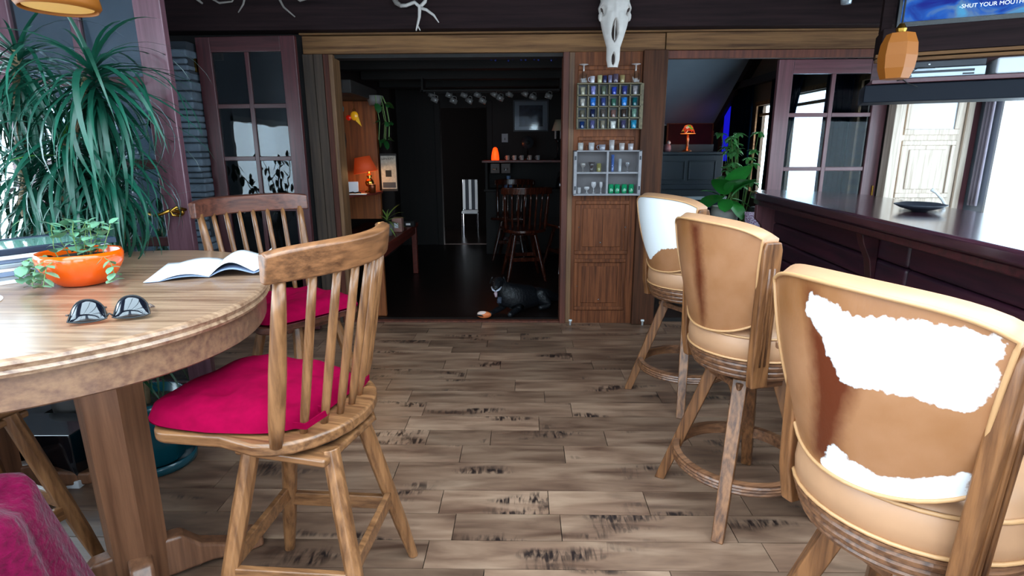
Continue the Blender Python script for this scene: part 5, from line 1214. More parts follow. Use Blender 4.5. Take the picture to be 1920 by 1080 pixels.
nt_ = empty('notepad', (-1.50, 4.93, 1.007), 0.2); tag(nt_, 'white paper holder leaning on the shelf beside the lamp', 'notepad')
MB().box(-0.075, 0.065, -0.004, 0.004, 0.0, 0.10, rotm(rx=-0.25)).build('sheet', M['paper'], nt_, bevel=0.002); B(-0.08, 0.07, -0.012, 0.03, 0, 0.008).build('stand', M['brass'], nt_)
pb_ = B(-0.09, 0.09, -0.035, 0.035, 0, 0.006).build('paper', M['paper'], loc=(-1.42, 4.80, 1.007), rot=(0, 0, 0.15)); tag(pb_, 'white papers lying flat at the front of the lamp shelf', 'papers')
eg = MB().tube([(-0.05, 0, 0.006), (-0.02, 0.0, 0.012), (0.0, 0.0, 0.006), (0.03, 0, 0.012), (0.05, 0, 0.006)], 0.006, 6).build('eyeglasses', M['matte_black'], smooth=True, loc=(-1.42, 4.785, 1.015)); tag(eg, 'dark folded eyeglasses on the white papers on the lamp shelf', 'eyeglasses')
tb_ = MB().lathe([(0.028, 0), (0.032, 0.07), (0.028, 0.075)], n=16).build('copper_jar', mat('copper_jar', '#7a3a1c', 0.3, metal=0.6, noise=0.4), smooth=True, loc=(-1.325, 4.98, 1.007)); tag(tb_, 'small copper jar in front of the brass lamp base', 'jar')
# calendar on partition
cal = empty('newspaper_poster', (-1.335, 5.295, 0)); tag(cal, 'yellowed newspaper poster on the partition behind the orange lamp', 'poster')
B(0.02, 0.16, -0.002, 0.002, 1.02, 1.32).build('sheet', M['paper_print'], cal)
B(0.015, 0.165, 0.002, 0.02, 1.0, 1.34).build('backing', M['interior'], cal)
B(0.06, 0.115, -0.004, -0.002, 1.13, 1.19).build('picture', M['matte_black'], cal); B(0.03, 0.15, -0.004, -0.002, 1.03, 1.08).build('picture', M['charcoal'], cal)
text_mesh('headline', 'LEIN KITY', 0.026, M['matte_black'], cal, (0.028, -0.003, 1.285), (PI / 2, 0, 0), 'LEFT')
# hanging philodendron and spider plant
hp = empty('hanging_philodendron', (-1.30, 5.15, 1.86)); tag(hp, 'trailing philodendron hanging behind the lamp by the partition', 'hanging plant')
big = [mk(leafmesh(0.10, 0.038, 0.6, 5, 0.15, round_=True), 'leaf', mat('dim_leaf', '#174a1c', 0.5))]
MB().lathe([(0.05, -0.11), (0.075, -0.03), (0.07, -0.03)], n=18, capt=True).build('pot', M['terracotta'], hp, smooth=True)
for k in range(5):
    a = -1.2 + k * 0.6; path = [Vector((0.07 * math.cos(a), 0.07 * math.sin(a), -0.03 - 0.0)), Vector((0.10 * math.cos(a), 0.10 * math.sin(a), -0.1)), Vector((0.10 * math.cos(a) + 0.02, 0.1 * math.sin(a), -0.25)), Vector((0.11 * math.cos(a), 0.1 * math.sin(a), -0.40))]
    MB().tube(path, 0.003, 5).build('vine', M['stem_gr'], hp)
    for q in path[1:]: leaf_obj(big[0], None, hp, q, rr.uniform(-3.0, 0.2), rr.uniform(-0.2, 1.3), rr.uniform(.45, 1.0), rx=rr.uniform(-.8, .8))
bench = empty('side_bench', (-1.79, 4.60, 0)); tag(bench, 'long low red-brown side table along the dark room wall', 'side table')
B(0, 0.60, 0, 1.75, 0.535, 0.575).build('top', M['bench'], bench, bevel=0.004); B(0.54, 0.575, 0.02, 1.72, 0.46, 0.535).build('apron', M['bench'], bench)
B(0.50, 0.625, -0.02, 0.02, 0.0, 0.535).build('end_board', M['cedar'], bench, bevel=0.004)
for y in (1.68,): B(0.53, 0.585, y, y + 0.055, 0, 0.535).build('leg', M['bench'], bench, bevel=0.004)
B(0.02, 0.07, 1.68, 1.73, 0, 0.535).build('leg', M['bench'], bench)
sp2 = empty('spider_plant', (-1.30, 5.35, 0.575)); tag(sp2, 'small spider plant in a dark pot on the red side table', 'potted plant')
MB().lathe([(0.045, 0), (0.065, 0.12), (0.06, 0.12), (0, 0.11)], n=18, capt=False).build('pot', M['terracotta'], sp2, smooth=True)
sl_ = [mk(leafmesh(0.20, 0.008, b, 7, 0.25, tip=1), 'leaf', mat('spider_leaf', '#7f9a4a', 0.4)) for b in (1.2, 0.8)]
strap_plant(sp2, [((0, 0, 0.17), 1.0)], 26, 0.2, None, sl_, 3)
for loc, s, m, lab, nm in (((-1.30, 4.98, 0.575), (0.06, 0.05, 0.05), M['bench'], 'red patterned tin on the near end of the side table', 'tin'), ((-1.26, 5.62, 0.575), (0.05, 0.05, 0.07), mat('pale_rose', '#a0746a', 0.6), 'pale rose box on the side table behind the spider plant', 'box'), ((-1.22, 6.0, 0.575), (0.06, 0.04, 0.03), M['matte_black'], 'flat black gadget with a white label on the side table', 'gadget')):
    t = empty(nm, loc); tag(t, lab, nm)
    B(-s[0], s[0], -s[1], s[1], 0, s[2] * 2).build('body', m, t, bevel=0.008); B(-s[0] * .5, s[0] * .3, -s[1] - 0.001, -s[1], s[2] * .6, s[2] * 1.3).build('paper_tag', M['paper'], t)
# cabinet with hutch at the far right
hu = empty('writing_hutch', (0.18, 7.62, 0)); tag(hu, 'dark wooden hutch with small drawers under a crowded top shelf', 'hutch')
B(-0.68, 0.74, -0.12, 0.62, 0, 0.83).build('base', M['interior'], hu, bevel=0.006)
B(-0.70, 0.76, -0.10, 0.62, 0.83, 0.86).build('counter', M['interior_x'], hu, bevel=0.004)
B(-0.72, 0.76, -0.15, 0.30, 1.205, 1.235).build('top_shelf', M['bench'], hu, bevel=0.004)
B(-0.68, 0.74, 0.28, 0.30, 0.86, 1.205).build('back', M['interior'], hu); B(-0.68, -0.65, -0.12, 0.28, 0.86, 1.205).build('side', M['interior'], hu); B(0.71, 0.74, -0.12, 0.28, 0.86, 1.205).build('side', M['interior'], hu)
for x in (-0.55, -0.41, 0.44, 0.60):
    d = B(x - 0.06, x + 0.06, -0.13, 0.2, 1.07, 1.195).build('drawer', mat('drawer_front', '#4b352c', 0.5), hu, bevel=0.004)
    MB().tube([(x - 0.02, -0.135, 1.14), (x - 0.022, -0.15, 1.12), (x, -0.152, 1.115), (x + 0.022, -0.15, 1.12), (x + 0.02, -0.135, 1.14)], 0.004, 6).build('handle', M['chrome'], d, smooth=True)
gl = empty('red_glow_lamp', (-0.37, 7.58, 1.235)); tag(gl, 'small glowing orange-red lamp on the hutch top', 'table lamp')
MB().lathe([(0.05, 0.0), (0.052, 0.02), (0.044, 0.09), (0.028, 0.15), (0.012, 0.165)], n=18).build('glowing_shade', mat('glowing_salt', '#ff5a20', 0.5, emit='#ff3c0c', estr=2.2, noise=0.3, nscale=30), gl, smooth=True)
lamp_light('glow', (-0.37, 7.45, 1.36), 0.5, (1, 0.3, 0.08))
for k, (x, c, lab) in enumerate(((-0.205, '#b0a8a4', 'next to the red lamp'), (-0.115, '#d8d4d4', 'second from the red lamp'), (-0.02, '#c8c4c4', 'third from the red lamp'), (0.085, '#d0c0b8', 'fourth from the red lamp'), (0.19, '#b8b8bc', 'fifth from the red lamp'))):
    mug((x, 7.58, 1.235), c, 0.06, 0.026, 'white mug in the row on the hutch, ' + lab, rz=-0.5, group='white mugs on the hutch')
ck = empty('round_fan', (0.055, 7.66, 1.235)); tag(ck, 'dark round mantel ornament with a pale disc on the hutch', 'ornament')
MB().lathe([(0.045, 0), (0.04, 0.02), (0.012, 0.04), (0.010, 0.15)], n=16).build('foot', M['chrome'], ck, smooth=True)
MB().lathe([(0.075, -0.012), (0.08, 0), (0.075, 0.012)], n=24, mtx=rotm((0, 0, 0.225), rx=PI / 2)).build('disc', mat('dark_pewter', '#4a4a50', 0.3, metal=0.5), ck, smooth=True)
MB().lathe([(0.035, -0.02), (0.0, -0.03)], n=16, mtx=rotm((0, 0, 0.225), rx=-PI / 2)).build('hub', M['black'], ck)
cl_ = empty('candlestick_lamp', (0.455, 7.66, 1.235)); tag(cl_, 'candlestick lamp with a cream cone shade behind the door frame', 'table lamp')
MB().lathe([(0.05, 0), (0.05, 0.015), (0.012, 0.03), (0.010, 0.22), (0.03, 0.24), (0.008, 0.26), (0.008, 0.42)], n=16).build('base', M['black'], cl_, smooth=True)
for s in (-1, 1):
    MB().tube([(0, 0, 0.24), (s * 0.03, 0, 0.23), (s * 0.036, 0, 0.27)], 0.005, 6).build('arm', M['black'], cl_); MB().lathe([(0.012, 0.27), (0.012, 0.37)], (s * 0.036, 0, 0), 12).build('candle_sleeve', M['cream'], cl_)
MB().lathe([(0.085, 0.37), (0.04, 0.51)], n=24, capb=False, capt=False).build('lamp_shade', M['cream_shade'], cl_, smooth=True, solid=0.002)
sw = empty('switch_plate', (-0.265, 8.292, 1.53)); tag(sw, 'white switch plate on the dark far wall', 'switch plate')
B(-0.045, 0.045, -0.004, 0.004, -0.06, 0.06).build('plate', mat('grey_plate', '#8c8c92', 0.4), sw, bevel=0.003); B(-0.006, 0.006, -0.018, -0.004, -0.03, 0.0).build('toggle', M['black'], sw)
pf = empty('framed_picture', (0.105, 8.29, 1.83)); tag(pf, 'silver-framed picture with a wide pale mat on the dark far wall', 'framed picture')
def frame(parent, w, h, t, m, d=0.02):
    f = MB(); f.box(-w, w, -d, 0, -h, -h + t); f.box(-w, w, -d, 0, h - t, h); f.box(-w, -w + t, -d, 0, -h + t, h - t); f.box(w - t, w, -d, 0, -h + t, h - t); return f.build('frame', m, parent, bevel=0.003)
frame(pf, 0.25, 0.215, 0.022, M['charcoal']); B(-0.235, 0.235, -0.010, -0.002, -0.2, 0.2).build('mat_board', mat('pale_mat', '#9fa3ac', 0.6), pf); B(-0.165, 0.165, -0.014, -0.010, -0.13, 0.14).build('print', mat('grey_print', '#3c3a4a', 0.6, noise=0.6, nscale=18), pf)
B(-0.17, 0.17, -0.0145, -0.012, -0.145, -0.13).build('inner_line', M['black'], pf); B(-0.235, 0.235, -0.019, -0.017, -0.2, 0.2).build('picture_glass', M['clear'], pf)
# mugs hanging under a beam
HM = [(-0.964, 1.854), (-0.761, 1.842), (-0.587, 1.841), (-0.442, 1.84), (-1.019, 1.909), (-0.828, 1.914), (-0.66, 1.913), (-0.51, 1.917), (-0.325, 1.921), (-0.251, 1.866), (-0.153, 1.92), (0.02, 1.925), (0.107, 1.875), (0.279, 1.885)]
hr = MB().box(-1.12, 0.42, 6.43, 6.46, 1.985, 2.005).box(-1.12, 0.42, 6.60, 6.63, 1.985, 2.005)
for x in (-1.1, 0.4): hr.box(x - 0.01, x + 0.01, 6.43, 6.63, 1.985, 2.13)
tag(hr.build('mug_rack', M['interior_x']), 'dark ceiling rack from which the glass mugs hang', 'rack')
for k, (x, z) in enumerate(HM):
    y = 6.445 if z < 1.9 else 6.615
    t = empty('glass_mug', (x, y, z + 0.045), 0.0); t.rotation_euler = (0, math.radians(-65), rr.uniform(-.6, .6))
    o = MB().lathe([(0.026, -0.035), (0.030, 0.04), (0.027, 0.04), (0.024, -0.03), (0, -0.03)], n=14, capt=False).build('cup', mat('grey_glass_mug', '#8a8684', 0.12, coat=1.0) if k == 0 else bpy.data.materials['grey_glass_mug'], t, smooth=True)
    MB().tube([(0.026, 0, 0.03), (0.048, 0, 0.02), (0.05, 0, -0.01), (0.026, 0, -0.02)], 0.004, 6).build('handle', bpy.data.materials['grey_glass_mug'], t, smooth=True)
    MB().tube([(0.05, 0, 0.01), (0.09, 0, 0.0)], 0.002, 5).build('hook', M['black'], t)
    tag(t, 'clear glass mug, %s from the left in the %s row under the ceiling rack' % (['first', 'second', 'third', 'fourth', 'fifth', 'sixth', 'seventh', 'eighth'][sorted([h for h in HM if (h[1] < 1.9) == (z < 1.9)]).index((x, z))], 'lower' if z < 1.9 else 'upper'), 'mug', 'glass mugs hanging from the ceiling rack')
gm = empty('blue_light_string', (0.0, 5.05, 2.10)); tag(gm, 'strand of small blue glass beads along the first ceiling beam', 'bead string')
for k in range(16):
    MB().ball((-0.27 + k * 0.036, -0.02 * (k % 2), -0.01 * math.sin(k * 1.9)), 0.010, 8).build('bead', mat('blue_bead', '#2a3c9c', 0.05, coat=1) if k == 0 else bpy.data.materials['blue_bead'], gm, smooth=True)
MB().tube([(-0.28, 0, 0), (0, 0, 0.005), (0.28, 0, 0)], 0.003, 5).build('wire', M['black'], gm)
gm.location.z = 2.105
# objects in the far doorway
fd = empty('striped_camp_chair', (-0.86, 9.1, 0)); fd.scale = (0.62, 0.62, 0.95); tag(fd, 'sunlit pale striped folding chair beyond the far doorway', 'chair')
for k in range(5): B(-0.20 + k * 0.08, -0.13 + k * 0.08, 0.17, 0.19, 0.45, 0.95).build('back_slat', M['white_paint'] if k % 2 == 0 else M['charcoal'], fd)
B(-0.2, 0.2, -0.2, 0.2, 0.40, 0.44).build('seat', M['white_paint'], fd, bevel=0.01)
for a in (-0.19, 0.19): MB().tube([(a, 0.2, 0.0), (a, 0.18, 0.95)], 0.012, 8).build('leg', M['chrome'], fd); MB().tube([(a, -0.2, 0), (a, -0.18, 0.42)], 0.012, 8).build('leg', M['chrome'], fd)
# kitchen things on the hutch counter
bg = empty('blue_white_bag', (-0.20, 7.62, 0.86)); tag(bg, 'pale blue crumpled bag standing on the hutch counter', 'bag')
MB().lathe([(0.05, 0), (0.065, 0.02), (0.05, 0.07), (0.025, 0.09), (0.028, 0.17)], n=9).build('body', mat('pale_blue_foil', '#7894c0', 0.4), bg)
ke = empty('kettle', (0.50, 7.66, 0.86)); tag(ke, 'shiny steel kettle on the hutch counter by the door frame', 'kettle')
MB().lathe([(0.07, 0), (0.075, 0.03), (0.06, 0.12), (0.03, 0.16), (0.01, 0.18)], n=20).build('body', M['chrome'], ke, smooth=True); MB().tube([(-0.05, 0, 0.14), (-0.03, 0, 0.22), (0.03, 0, 0.22), (0.05, 0, 0.14)], 0.006, 6).build('handle', M['black'], ke)
# dark windsor chairs
wm = (M['windsor'], M['windsor'], M['windsor'])
for loc, a, lab in (((0.0, 6.05, -0.0), 100, 'dark glossy spindle chair in the dark room, its back toward the sun room'), ((0.50, 6.50, 0), 205, 'dark glossy spindle chair nearest the door frame in the dark room'), ((-0.15, 7.2, 0), 260, 'dark spindle chair drawn up to the hutch')):
    k = make_chair('spindle_chair', loc, math.radians(a), cushion=False, mats=wm); k.scale = (0.92, 0.92, 0.86); tag(k, lab, 'chair', 'dark spindle chairs in the far room')

# ------------------------------------------------------------------ dog lying by the threshold
def skin_body(name, chains, m, parent=None, sub=2):
    bm = bmesh.new(); lay = bm.verts.layers.skin.verify(); reg = {}
    for ch in chains:
        prev = None
        for key, co, r in ch:
            if key in reg: v = reg[key]
            else:
                v = bm.verts.new(co); v[lay].radius = (r, r) if not isinstance(r, tuple) else r; reg[key] = v
            if prev is not None and bm.edges.get((prev, v)) is None: bm.edges.new((prev, v))
            prev = v
    for i, v in enumerate(bm.verts): v[lay].use_root = (i == 0)
    me = bpy.data.meshes.new(name); bm.to_mesh(me); bm.free(); me.materials.append(m)
    o = bpy.data.objects.new(name, me); COL.objects.link(o)
    if parent: o.parent = parent
    s = o.modifiers.new('skin', 'SKIN'); s.use_smooth_shade = True
    q = o.modifiers.new('sub', 'SUBSURF'); q.levels = sub; q.render_levels = sub
    return o
dog = empty('dog', (0, 0, 0)); tag(dog, 'black dog lying just inside the opening, panting with a grey-white muzzle', 'dog')
skin_body('body', [
    [('hip', (0.22, 4.93, 0.105), 0.118), ('loin', (0.10, 4.86, 0.11), 0.105), ('rib', (-0.02, 4.78, 0.115), 0.118), ('chest', (-0.13, 4.70, 0.13), 0.118), ('neck', (-0.185, 4.655, 0.23), 0.062), ('poll', (-0.215, 4.63, 0.295), 0.058), ('brow', (-0.222, 4.575, 0.290), 0.046), ('muzzle', (-0.228, 4.515, 0.262), 0.028), ('nose', (-0.230, 4.49, 0.258), 0.020)],
    [('chest', 0, 0), ('sh1', (-0.19, 4.68, 0.09), 0.05), ('el1', (-0.18, 4.72, 0.040), 0.034), ('wr1', (-0.26, 4.60, 0.028), 0.024), ('pw1', (-0.285, 4.53, 0.024), 0.026)],
    [('chest', 0, 0), ('sh2', (-0.06, 4.66, 0.09), 0.05), ('el2', (-0.04, 4.68, 0.040), 0.034), ('wr2', (-0.10, 4.57, 0.028), 0.024), ('pw2', (-0.12, 4.51, 0.024), 0.026)],
    [('hip', 0, 0), ('kn', (0.16, 4.80, 0.10), 0.065), ('ho', (0.235, 4.80, 0.035), 0.028), ('ft', (0.13, 4.745, 0.022), 0.024)],
    [('hip', 0, 0), ('t1', (0.32, 4.95, 0.07), 0.030), ('t2', (0.38, 4.90, 0.035), 0.026), ('t3', (0.40, 4.82, 0.025), 0.014)]], M['dog'], dog)
for s in (-1, 1):
    MB().grid(lambda u, v, s=s: (-0.215 + s * (0.045 + 0.022 * v), 4.62 - 0.03 * (u - 0.5) * (1.2 - v), 0.325 - 0.05 * v ** 1.5 + 0.012 * math.sin(PI * u)), 4, 5).build('ear', M['dog'], dog, smooth=True, solid=0.008)
    MB().ball((-0.224 + s * 0.022, 4.538, 0.305), 0.007, 10).build('eye', M['darkeye'], dog, smooth=True)
    MB().tube([(-0.228 + s * 0.005, 4.487, 0.240), (-0.228 + s * 0.024, 4.508, 0.246), (-0.224 + s * 0.042, 4.548, 0.262)], [0.006, 0.009, 0.006], 8).build('white_lip', M['dog_w'], dog, smooth=True)
MB().ball((-0.230, 4.474, 0.266), 0.013, 10, (1.2, 0.8, 0.8)).build('nose', M['black'], dog, smooth=True)
MB().tube([(-0.229, 4.515, 0.228), (-0.228, 4.482, 0.222), (-0.224, 4.470, 0.195)], [0.012, 0.015, 0.010], 8).build('tongue', M['tongue'], dog, smooth=True)
MB().tube([(-0.225, 4.55, 0.225), (-0.227, 4.51, 0.218)], [0.026, 0.016], 10).build('lower_jaw', M['dog'], dog, smooth=True)
MB().tube([(-0.20, 4.605, 0.16), (-0.205, 4.60, 0.11)], [0.016, 0.022], 8).build('chest_blaze', mat('grey_fur', '#3c4252', 0.8), dog, smooth=True)
toy = empty('dog_toy', (-0.325, 4.475, 0.012)); tag(toy, 'small orange and white toy with a dark slit lying on the threshold', 'toy')
MB().ball((0, 0, 0.030), 0.03, 16, (2.0, 1.0, 1.0)).build('body', mat('orange_toy', '#d9723c', 0.6), toy, smooth=True)
MB().ball((-0.012, -0.004, 0.040), 0.026, 14, (1.8, 0.9, 0.9)).build('white_top', mat('pinkish_white_toy', '#e0c4b8', 0.6), toy, smooth=True)
MB().tube([(-0.062, -0.018, 0.034), (-0.03, -0.032, 0.034), (-0.005, -0.032, 0.028)], [0.005, 0.007, 0.003], 8).build('slit', M['matte_black'], toy, smooth=True)

# ------------------------------------------------------------------ right-hand room with the piano
X1, X2 = 1.05, 2.87
struct(B(X1 - 0.1, X1 - 0.001, 4.54, 8.75, -0.1, 3.6).build('wall_left', M['interior'])); struct(B(X1, X2, 4.54, 8.75, -0.1, -0.002).build('floor', M['interior_floor']))
struct(B(X1, X2 + 0.1, 8.65, 8.75, -0.1, 3.6).build('wall_far', M['interior']))
WH = [(6.84, 7.28, 0.85, 1.87), (5.60, 6.50, 0.85, 1.92), (4.75, 5.08, 0.85, 1.92)]
wall('wall_right', 'Y', X2, X2 + 0.1, 4.54, 8.65, -0.1, 3.6, WH, M['tan_wall'])
struct(MB().poly([(X1, 8.65, 1.70), (X2, 8.65, 1.70), (X2, 4.5, 4.2), (X1, 4.5, 4.2), (X1, 8.65, 1.80), (X2, 8.65, 1.80), (X2, 4.5, 4.3), (X1, 4.5, 4.3)], [(0, 1, 2, 3), (7, 6, 5, 4), (0, 4, 5, 1), (1, 5, 6, 2), (2, 6, 7, 3), (3, 7, 4, 0)]).build('ceiling_slope', M['sloped']))
struct(B(0.8, 3.2, 4.42, 4.54, 2.5, 4.4).build('wall_gable', M['interior']))
for x in (X1 + 0.0, X2 - 0.10):
    struct(MB().poly([(x, 8.64, 1.60), (x + 0.1, 8.64, 1.60), (x + 0.1, 4.56, 4.06), (x, 4.56, 4.06), (x, 8.64, 1.74), (x + 0.1, 8.64, 1.74), (x + 0.1, 4.56, 4.2), (x, 4.56, 4.2)], [(0, 1, 2, 3), (7, 6, 5, 4), (0, 4, 5, 1), (1, 5, 6, 2), (2, 6, 7, 3), (3, 7, 4, 0)]).build('beam', M['interior']))
n = 20
for (a, b2, z0, z1) in WH:
    n += 1; f = MB()
    f.box(X2 - 0.02, X2 + 0.06, a - 0.05, a, z0 - 0.05, z1 + 0.05); f.box(X2 - 0.02, X2 + 0.06, b2, b2 + 0.05, z0 - 0.05, z1 + 0.05); f.box(X2 - 0.03, X2 + 0.06, a, b2, z0 - 0.05, z0); f.box(X2 - 0.02, X2 + 0.06, a, b2, z1, z1 + 0.05); f.box(X2 + 0.02, X2 + 0.05, a, b2, z1 - 0.12, z1 - 0.09)
    fr = struct(f.build('window_%d' % n, M['trim'])); B(X2 + 0.06, X2 + 0.064, a, b2, z0, z1).build('pane', M['glass'], fr)
    portal('daylight_portal', (X2 + 0.12, (a + b2) / 2, (z0 + z1) / 2), (0, PI / 2, 0), z1 - z0, b2 - a)
CT = 'dark teal curtains in the piano room'
curtain('curtain', (X2 - 0.06, 6.02), (X2 - 0.06, 6.80), 0.3, 2.12, M['curtain'], 6, 0.028, 'dark teal curtain gathered at one side between the two far windows of the piano room', group=CT, taper=0.25, anchor=1.0)
for y0, y1, lab in ((7.30, 8.05, 'dark teal curtain beyond the farthest window of the piano room'), (5.12, 5.58, 'dark teal curtain seen through the glass door, second from the near window')):
    curtain('curtain', (X2 - 0.06, y0), (X2 - 0.06, y1), 0.3, 2.12, M['curtain'], 5, 0.028, lab, group=CT)
struct(B(X2 - 0.10, X2, 4.6, 8.1, 2.12, 2.20).build('curtain_rail', M['interior']))
bp = empty('blue_wall_light', (X2 - 0.05, 8.2, 1.2)); tag(bp, 'vertical glowing blue light panel in the corner behind the curtains', 'wall light')
B(-0.005, 0.02, -0.10, 0.10, 0.0, 0.78).build('glowing_panel', mat('blue_glow', '#1414c0', 0.4, emit='#1c1cff', estr=0.5), bp); B(0.0, 0.045, -0.12, 0.12, -0.02, 0.0).build('casing', M['black'], bp)
pn = empty('upright_piano', (1.93, 6.85, 0)); tag(pn, 'upright piano painted dark blue-black in the right-hand room', 'piano')
B(-0.78, 0.42, 0.0, 0.45, 0.0, 1.30).build('case', M['navy'], pn, bevel=0.008); B(-0.80, 0.44, -0.02, 0.47, 1.30, 1.335).build('lid', M['navy'], pn, bevel=0.006)
B(-0.78, 0.42, -0.26, 0.0, 0.70, 0.80).build('key_bed', M['navy'], pn, bevel=0.006); B(-0.74, 0.38, -0.24, -0.08, 0.80, 0.818).build('keys', mat('ivory', '#d8d4c8', 0.3), pn)
B(-0.76, 0.40, -0.28, -0.255, 0.80, 0.835).build('key_slip', M['silver'], pn); B(-0.78, 0.42, -0.03, 0.0, 0.90, 0.96).build('fallboard', M['navy'], pn, bevel=0.006)
for x0, x1 in ((-0.72, -0.02), (0.02, 0.34)):
    f = MB(); f.box(x0, x1, -0.012, 0, 1.0, 1.015); f.box(x0, x1, -0.012, 0, 1.22, 1.235); f.box(x0, x0 + 0.015, -0.012, 0, 1.015, 1.22); f.box(x1 - 0.015, x1, -0.012, 0, 1.015, 1.22); f.build('panel_moulding', M['navy'], pn, bevel=0.003)
for x in (-0.74, 0.34): B(x, x + 0.06, -0.24, -0.18, 0, 0.70).build('leg', M['navy'], pn, bevel=0.006)
B(-0.70, 0.36, 0.2, 0.23, 1.335, 1.42).build('music_books', M['charcoal'], pn)
fl2 = empty('flower_lamp', (1.945, 6.95, 1.335)); tag(fl2, 'lit lamp with a many-coloured petal glass shade on the piano', 'table lamp')
MB().lathe([(0.055, 0), (0.055, 0.012), (0.02, 0.03), (0.014, 0.1), (0.02, 0.14), (0.010, 0.20)], n=16).build('base', mat('bronze', '#7c4a30', 0.3, metal=0.7), fl2, smooth=True)
pe = [mat('petal_%s' % c, h_, 0.3, emit=h_, estr=0.55) for c, h_ in (('red', '#c23a20'), ('orange', '#e0823a'), ('green', '#5f9a30'), ('cream', '#e0c0a0'))]
for k in range(22):
    a = k * 2.4; t = k / 22; g = leafmesh(0.055, 0.020, 0.5, 3, 0.1, round_=True); me = g.mesh('petal'); me.materials.append(pe[k % 4 if k % 3 else 0])
    leaf_obj(me, None, fl2, Vector((0.05 * t * math.cos(a), 0.05 * t * math.sin(a), 0.31 - 0.055 * t)), a, 0.2 + 0.55 * t, 1.1, name='petal')
MB().lathe([(0.085, 0.205), (0.088, 0.21), (0.02, 0.215)], n=20, capb=False).build('shade_ring', pe[1], fl2)
lamp_light('flower_lamp_glow', (1.945, 6.86, 1.50), 0.8, (1, 0.5, 0.25), 0.04)
fg = empty('figurine', (1.72, 6.98, 1.335)); tag(fg, 'small pink and white china figurine on the piano', 'figurine')
MB().lathe([(0.035, 0), (0.045, 0.03), (0.04, 0.07), (0.02, 0.09)], n=14).build('body', mat('pink_china', '#a07078', 0.25), fg, smooth=True); MB().ball((0.012, 0, 0.105), 0.024, 12).build('head', mat('white_china', '#d0c0c0', 0.25), fg, smooth=True)
rp_ = empty('red_wall_hanging', (2.44, 8.63, 1.52)); tag(rp_, 'dark red picture hanging on the far wall behind the piano', 'picture')
B(-0.32, 0.32, -0.02, 0, -0.2, 0.2).build('canvas', mat('dark_red_canvas', '#5c1410', 0.7, noise=0.5, nscale=4), rp_); frame(rp_, 0.345, 0.225, 0.025, M['cedar'], 0.03)
lamp_light('red_wall_wash', (2.3, 8.2, 1.55), 0.5, (1, 0.25, 0.12), 0.05)
ap = empty('framed_picture', (2.05, 8.63, 1.85)); tag(ap, 'small silver-framed picture next to the post in the piano room', 'framed picture')
frame(ap, 0.11, 0.15, 0.012, M['silver']); B(-0.1, 0.1, -0.008, 0, -0.14, 0.14).build('print', mat('slate_print', '#28303c', 0.5, noise=0.3), ap)
# plants and chair behind the bar end
vs = empty('white_planter', (1.87, 5.30, 0)); tag(vs, 'grey and white planter on a stand with leafy plants behind the bar end', 'potted plant')
MB().lathe([(0.11, 0), (0.12, 0.02), (0.13, 0.60), (0.12, 0.62)], n=24).build('stand', M['terracotta'], vs, smooth=True)
MB().lathe([(0.08, 0.62), (0.11, 0.66), (0.125, 0.80), (0.12, 0.85), (0.11, 0.85), (0.0, 0.83)], n=24, capt=False).build('pot', mat('cream_pot', '#b9b4ac', 0.5), vs, smooth=True)
bigl = [mk(leafmesh(0.34, 0.13, 0.7, 8, 0.12, round_=True), 'leaf', M['leaf_mid']), mk(leafmesh(0.20, 0.075, 0.6, 6, 0.12, round_=True), 'leaf', M['leaf_mid']), mk(leafmesh(0.09, 0.018, 0.5, 5, 0.15), 'leaf', mat('pale_leaf', '#62a860', 0.4))]
for az, ry, s, k, z in ((-1.2, -1.25, 0.95, 0, 0.98), (-2.2, -1.0, 0.75, 0, 0.96), (-1.3, -0.75, 1.0, 0, 0.98), (-0.5, -0.9, 0.8, 0, 0.95), (-2.6, 0.1, 0.8, 0, 0.95), (-1.9, 0.35, 0.9, 1, 0.92), (-0.2, 0.2, 1.0, 1, 0.92), (3.0, -0.5, 0.9, 1, 0.95), (-1.1, 0.5, 1.1, 1, 0.9), (0.5, -0.6, 1, 1, 1.0)):
    leaf_obj(bigl[k], None, vs, Vector((0.06 * math.cos(az), 0.06 * math.sin(az), z)), az, ry, s); MB().tube([(0, 0, 0.84), (0.06 * math.cos(az), 0.06 * math.sin(az), z)], 0.004, 5).build('leaf_stalk', M['stem_gr'], vs)
sch = empty('umbrella_plant', (2.16, 5.72, 0)); tag(sch, 'tall umbrella plant with whorls of narrow leaves before the piano room window', 'potted plant')
MB().lathe([(0.11, 0), (0.15, 0.35), (0.14, 0.35), (0, 0.33)], n=20, capt=False).build('pot', M['charcoal'], sch, smooth=True)
r6 = random.Random(12)
for k in range(26):
    top = Vector((r6.uniform(-.22, .14), r6.uniform(-.15, .15), r6.uniform(1.0, 1.55))); MB().tube([(0, 0, 0.33), (top.x * 0.4, top.y * 0.4, top.z * 0.6), top], 0.004, 5).build('stalk', M['stem_gr'], sch)
    for q in range(8): leaf_obj(bigl[2], None, sch, top, q * PI / 4 + r6.random(), r6.uniform(-0.2, 0.6), r6.uniform(.8, 1.2))
ac = empty('black_armchair', (2.20, 4.95, 0)); tag(ac, 'low black armchair behind the far end of the bar', 'armchair')
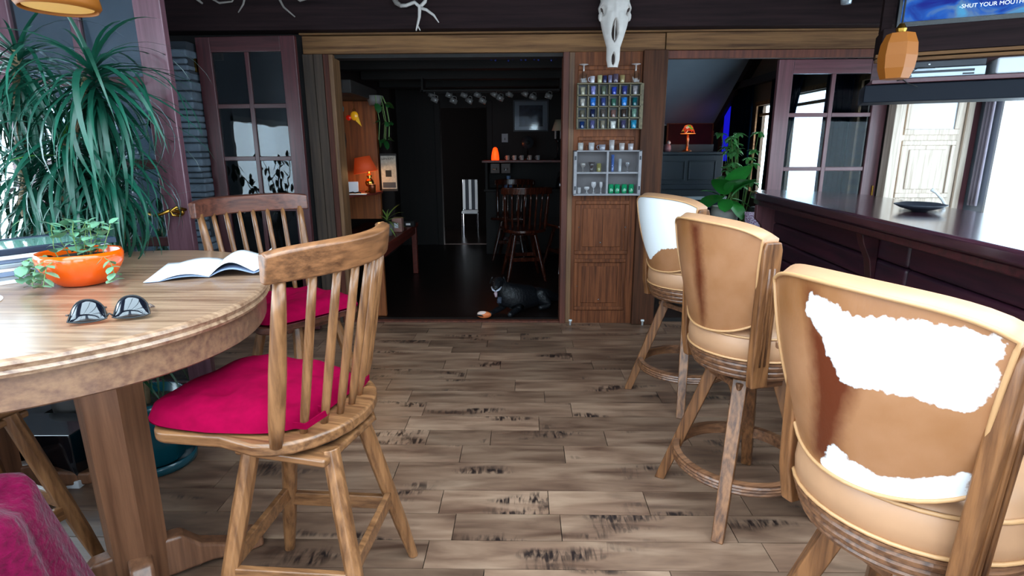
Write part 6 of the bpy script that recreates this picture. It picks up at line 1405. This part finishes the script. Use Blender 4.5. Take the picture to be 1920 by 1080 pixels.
B(-0.14, 0.36, -0.20, 0.22, 0.12, 0.44).build('seat', M['matte_black'], ac, bevel=0.03); B(-0.16, 0.36, 0.14, 0.26, 0.3, 0.86).build('backrest', M['matte_black'], ac, bevel=0.03); B(-0.20, -0.12, -0.2, 0.24, 0.1, 0.64).build('armrest', M['matte_black'], ac, bevel=0.02)
for a in (-0.15, 0.3):
    for b2 in (-0.17, 0.2): B(a, a + 0.04, b2, b2 + 0.04, 0, 0.13).build('leg', M['black'], ac)
def damask():
    m = bpy.data.materials.new('purple_white_pattern'); nt, b = nodes(m); N = nt.nodes; L = nt.links
    tc = N.new('ShaderNodeTexCoord'); mp = N.new('ShaderNodeMapping'); mp.inputs['Scale'].default_value = (18, 18, 18); L.new(tc.outputs['Object'], mp.inputs[0])
    v = N.new('ShaderNodeTexVoronoi'); v.feature = 'DISTANCE_TO_EDGE'; L.new(mp.outputs[0], v.inputs['Vector'])
    g = N.new('ShaderNodeMath'); g.operation = 'GREATER_THAN'; g.inputs[1].default_value = 0.12; L.new(v.outputs[0], g.inputs[0])
    mx = N.new('ShaderNodeMix'); mx.data_type = 'RGBA'; mx.inputs['A'].default_value = hexc('#d8c4d4'); mx.inputs['B'].default_value = hexc('#7a3560'); L.new(g.outputs[0], mx.inputs['Factor']); L.new(mx.outputs['Result'], b.inputs['Base Color']); b.inputs['Roughness'].default_value = 0.9
    return m
cu = MB().grid(lambda u, v: ((u * 2 - 1) * 0.105 * (1 + 0.06 * abs((v * 2 - 1)) ** 3), -0.035 * ((1 - (u * 2 - 1) ** 4) * (1 - (v * 2 - 1) ** 4)) ** 0.5, (v * 2 - 1) * 0.105 * (1 + 0.06 * abs((u * 2 - 1)) ** 3)), 16, 16)
cu.grid(lambda u, v: ((u * 2 - 1) * 0.105 * (1 + 0.06 * abs((v * 2 - 1)) ** 3), 0.035 * ((1 - (u * 2 - 1) ** 4) * (1 - (v * 2 - 1) ** 4)) ** 0.5, (v * 2 - 1) * 0.105 * (1 + 0.06 * abs((u * 2 - 1)) ** 3)), 16, 16)
tag(cu.build('throw_pillow', damask(), smooth=True, loc=(2.06, 5.015, 0.72), rot=(-0.15, 0, 0)), 'purple and white patterned throw pillow against the black armchair back', 'pillow')
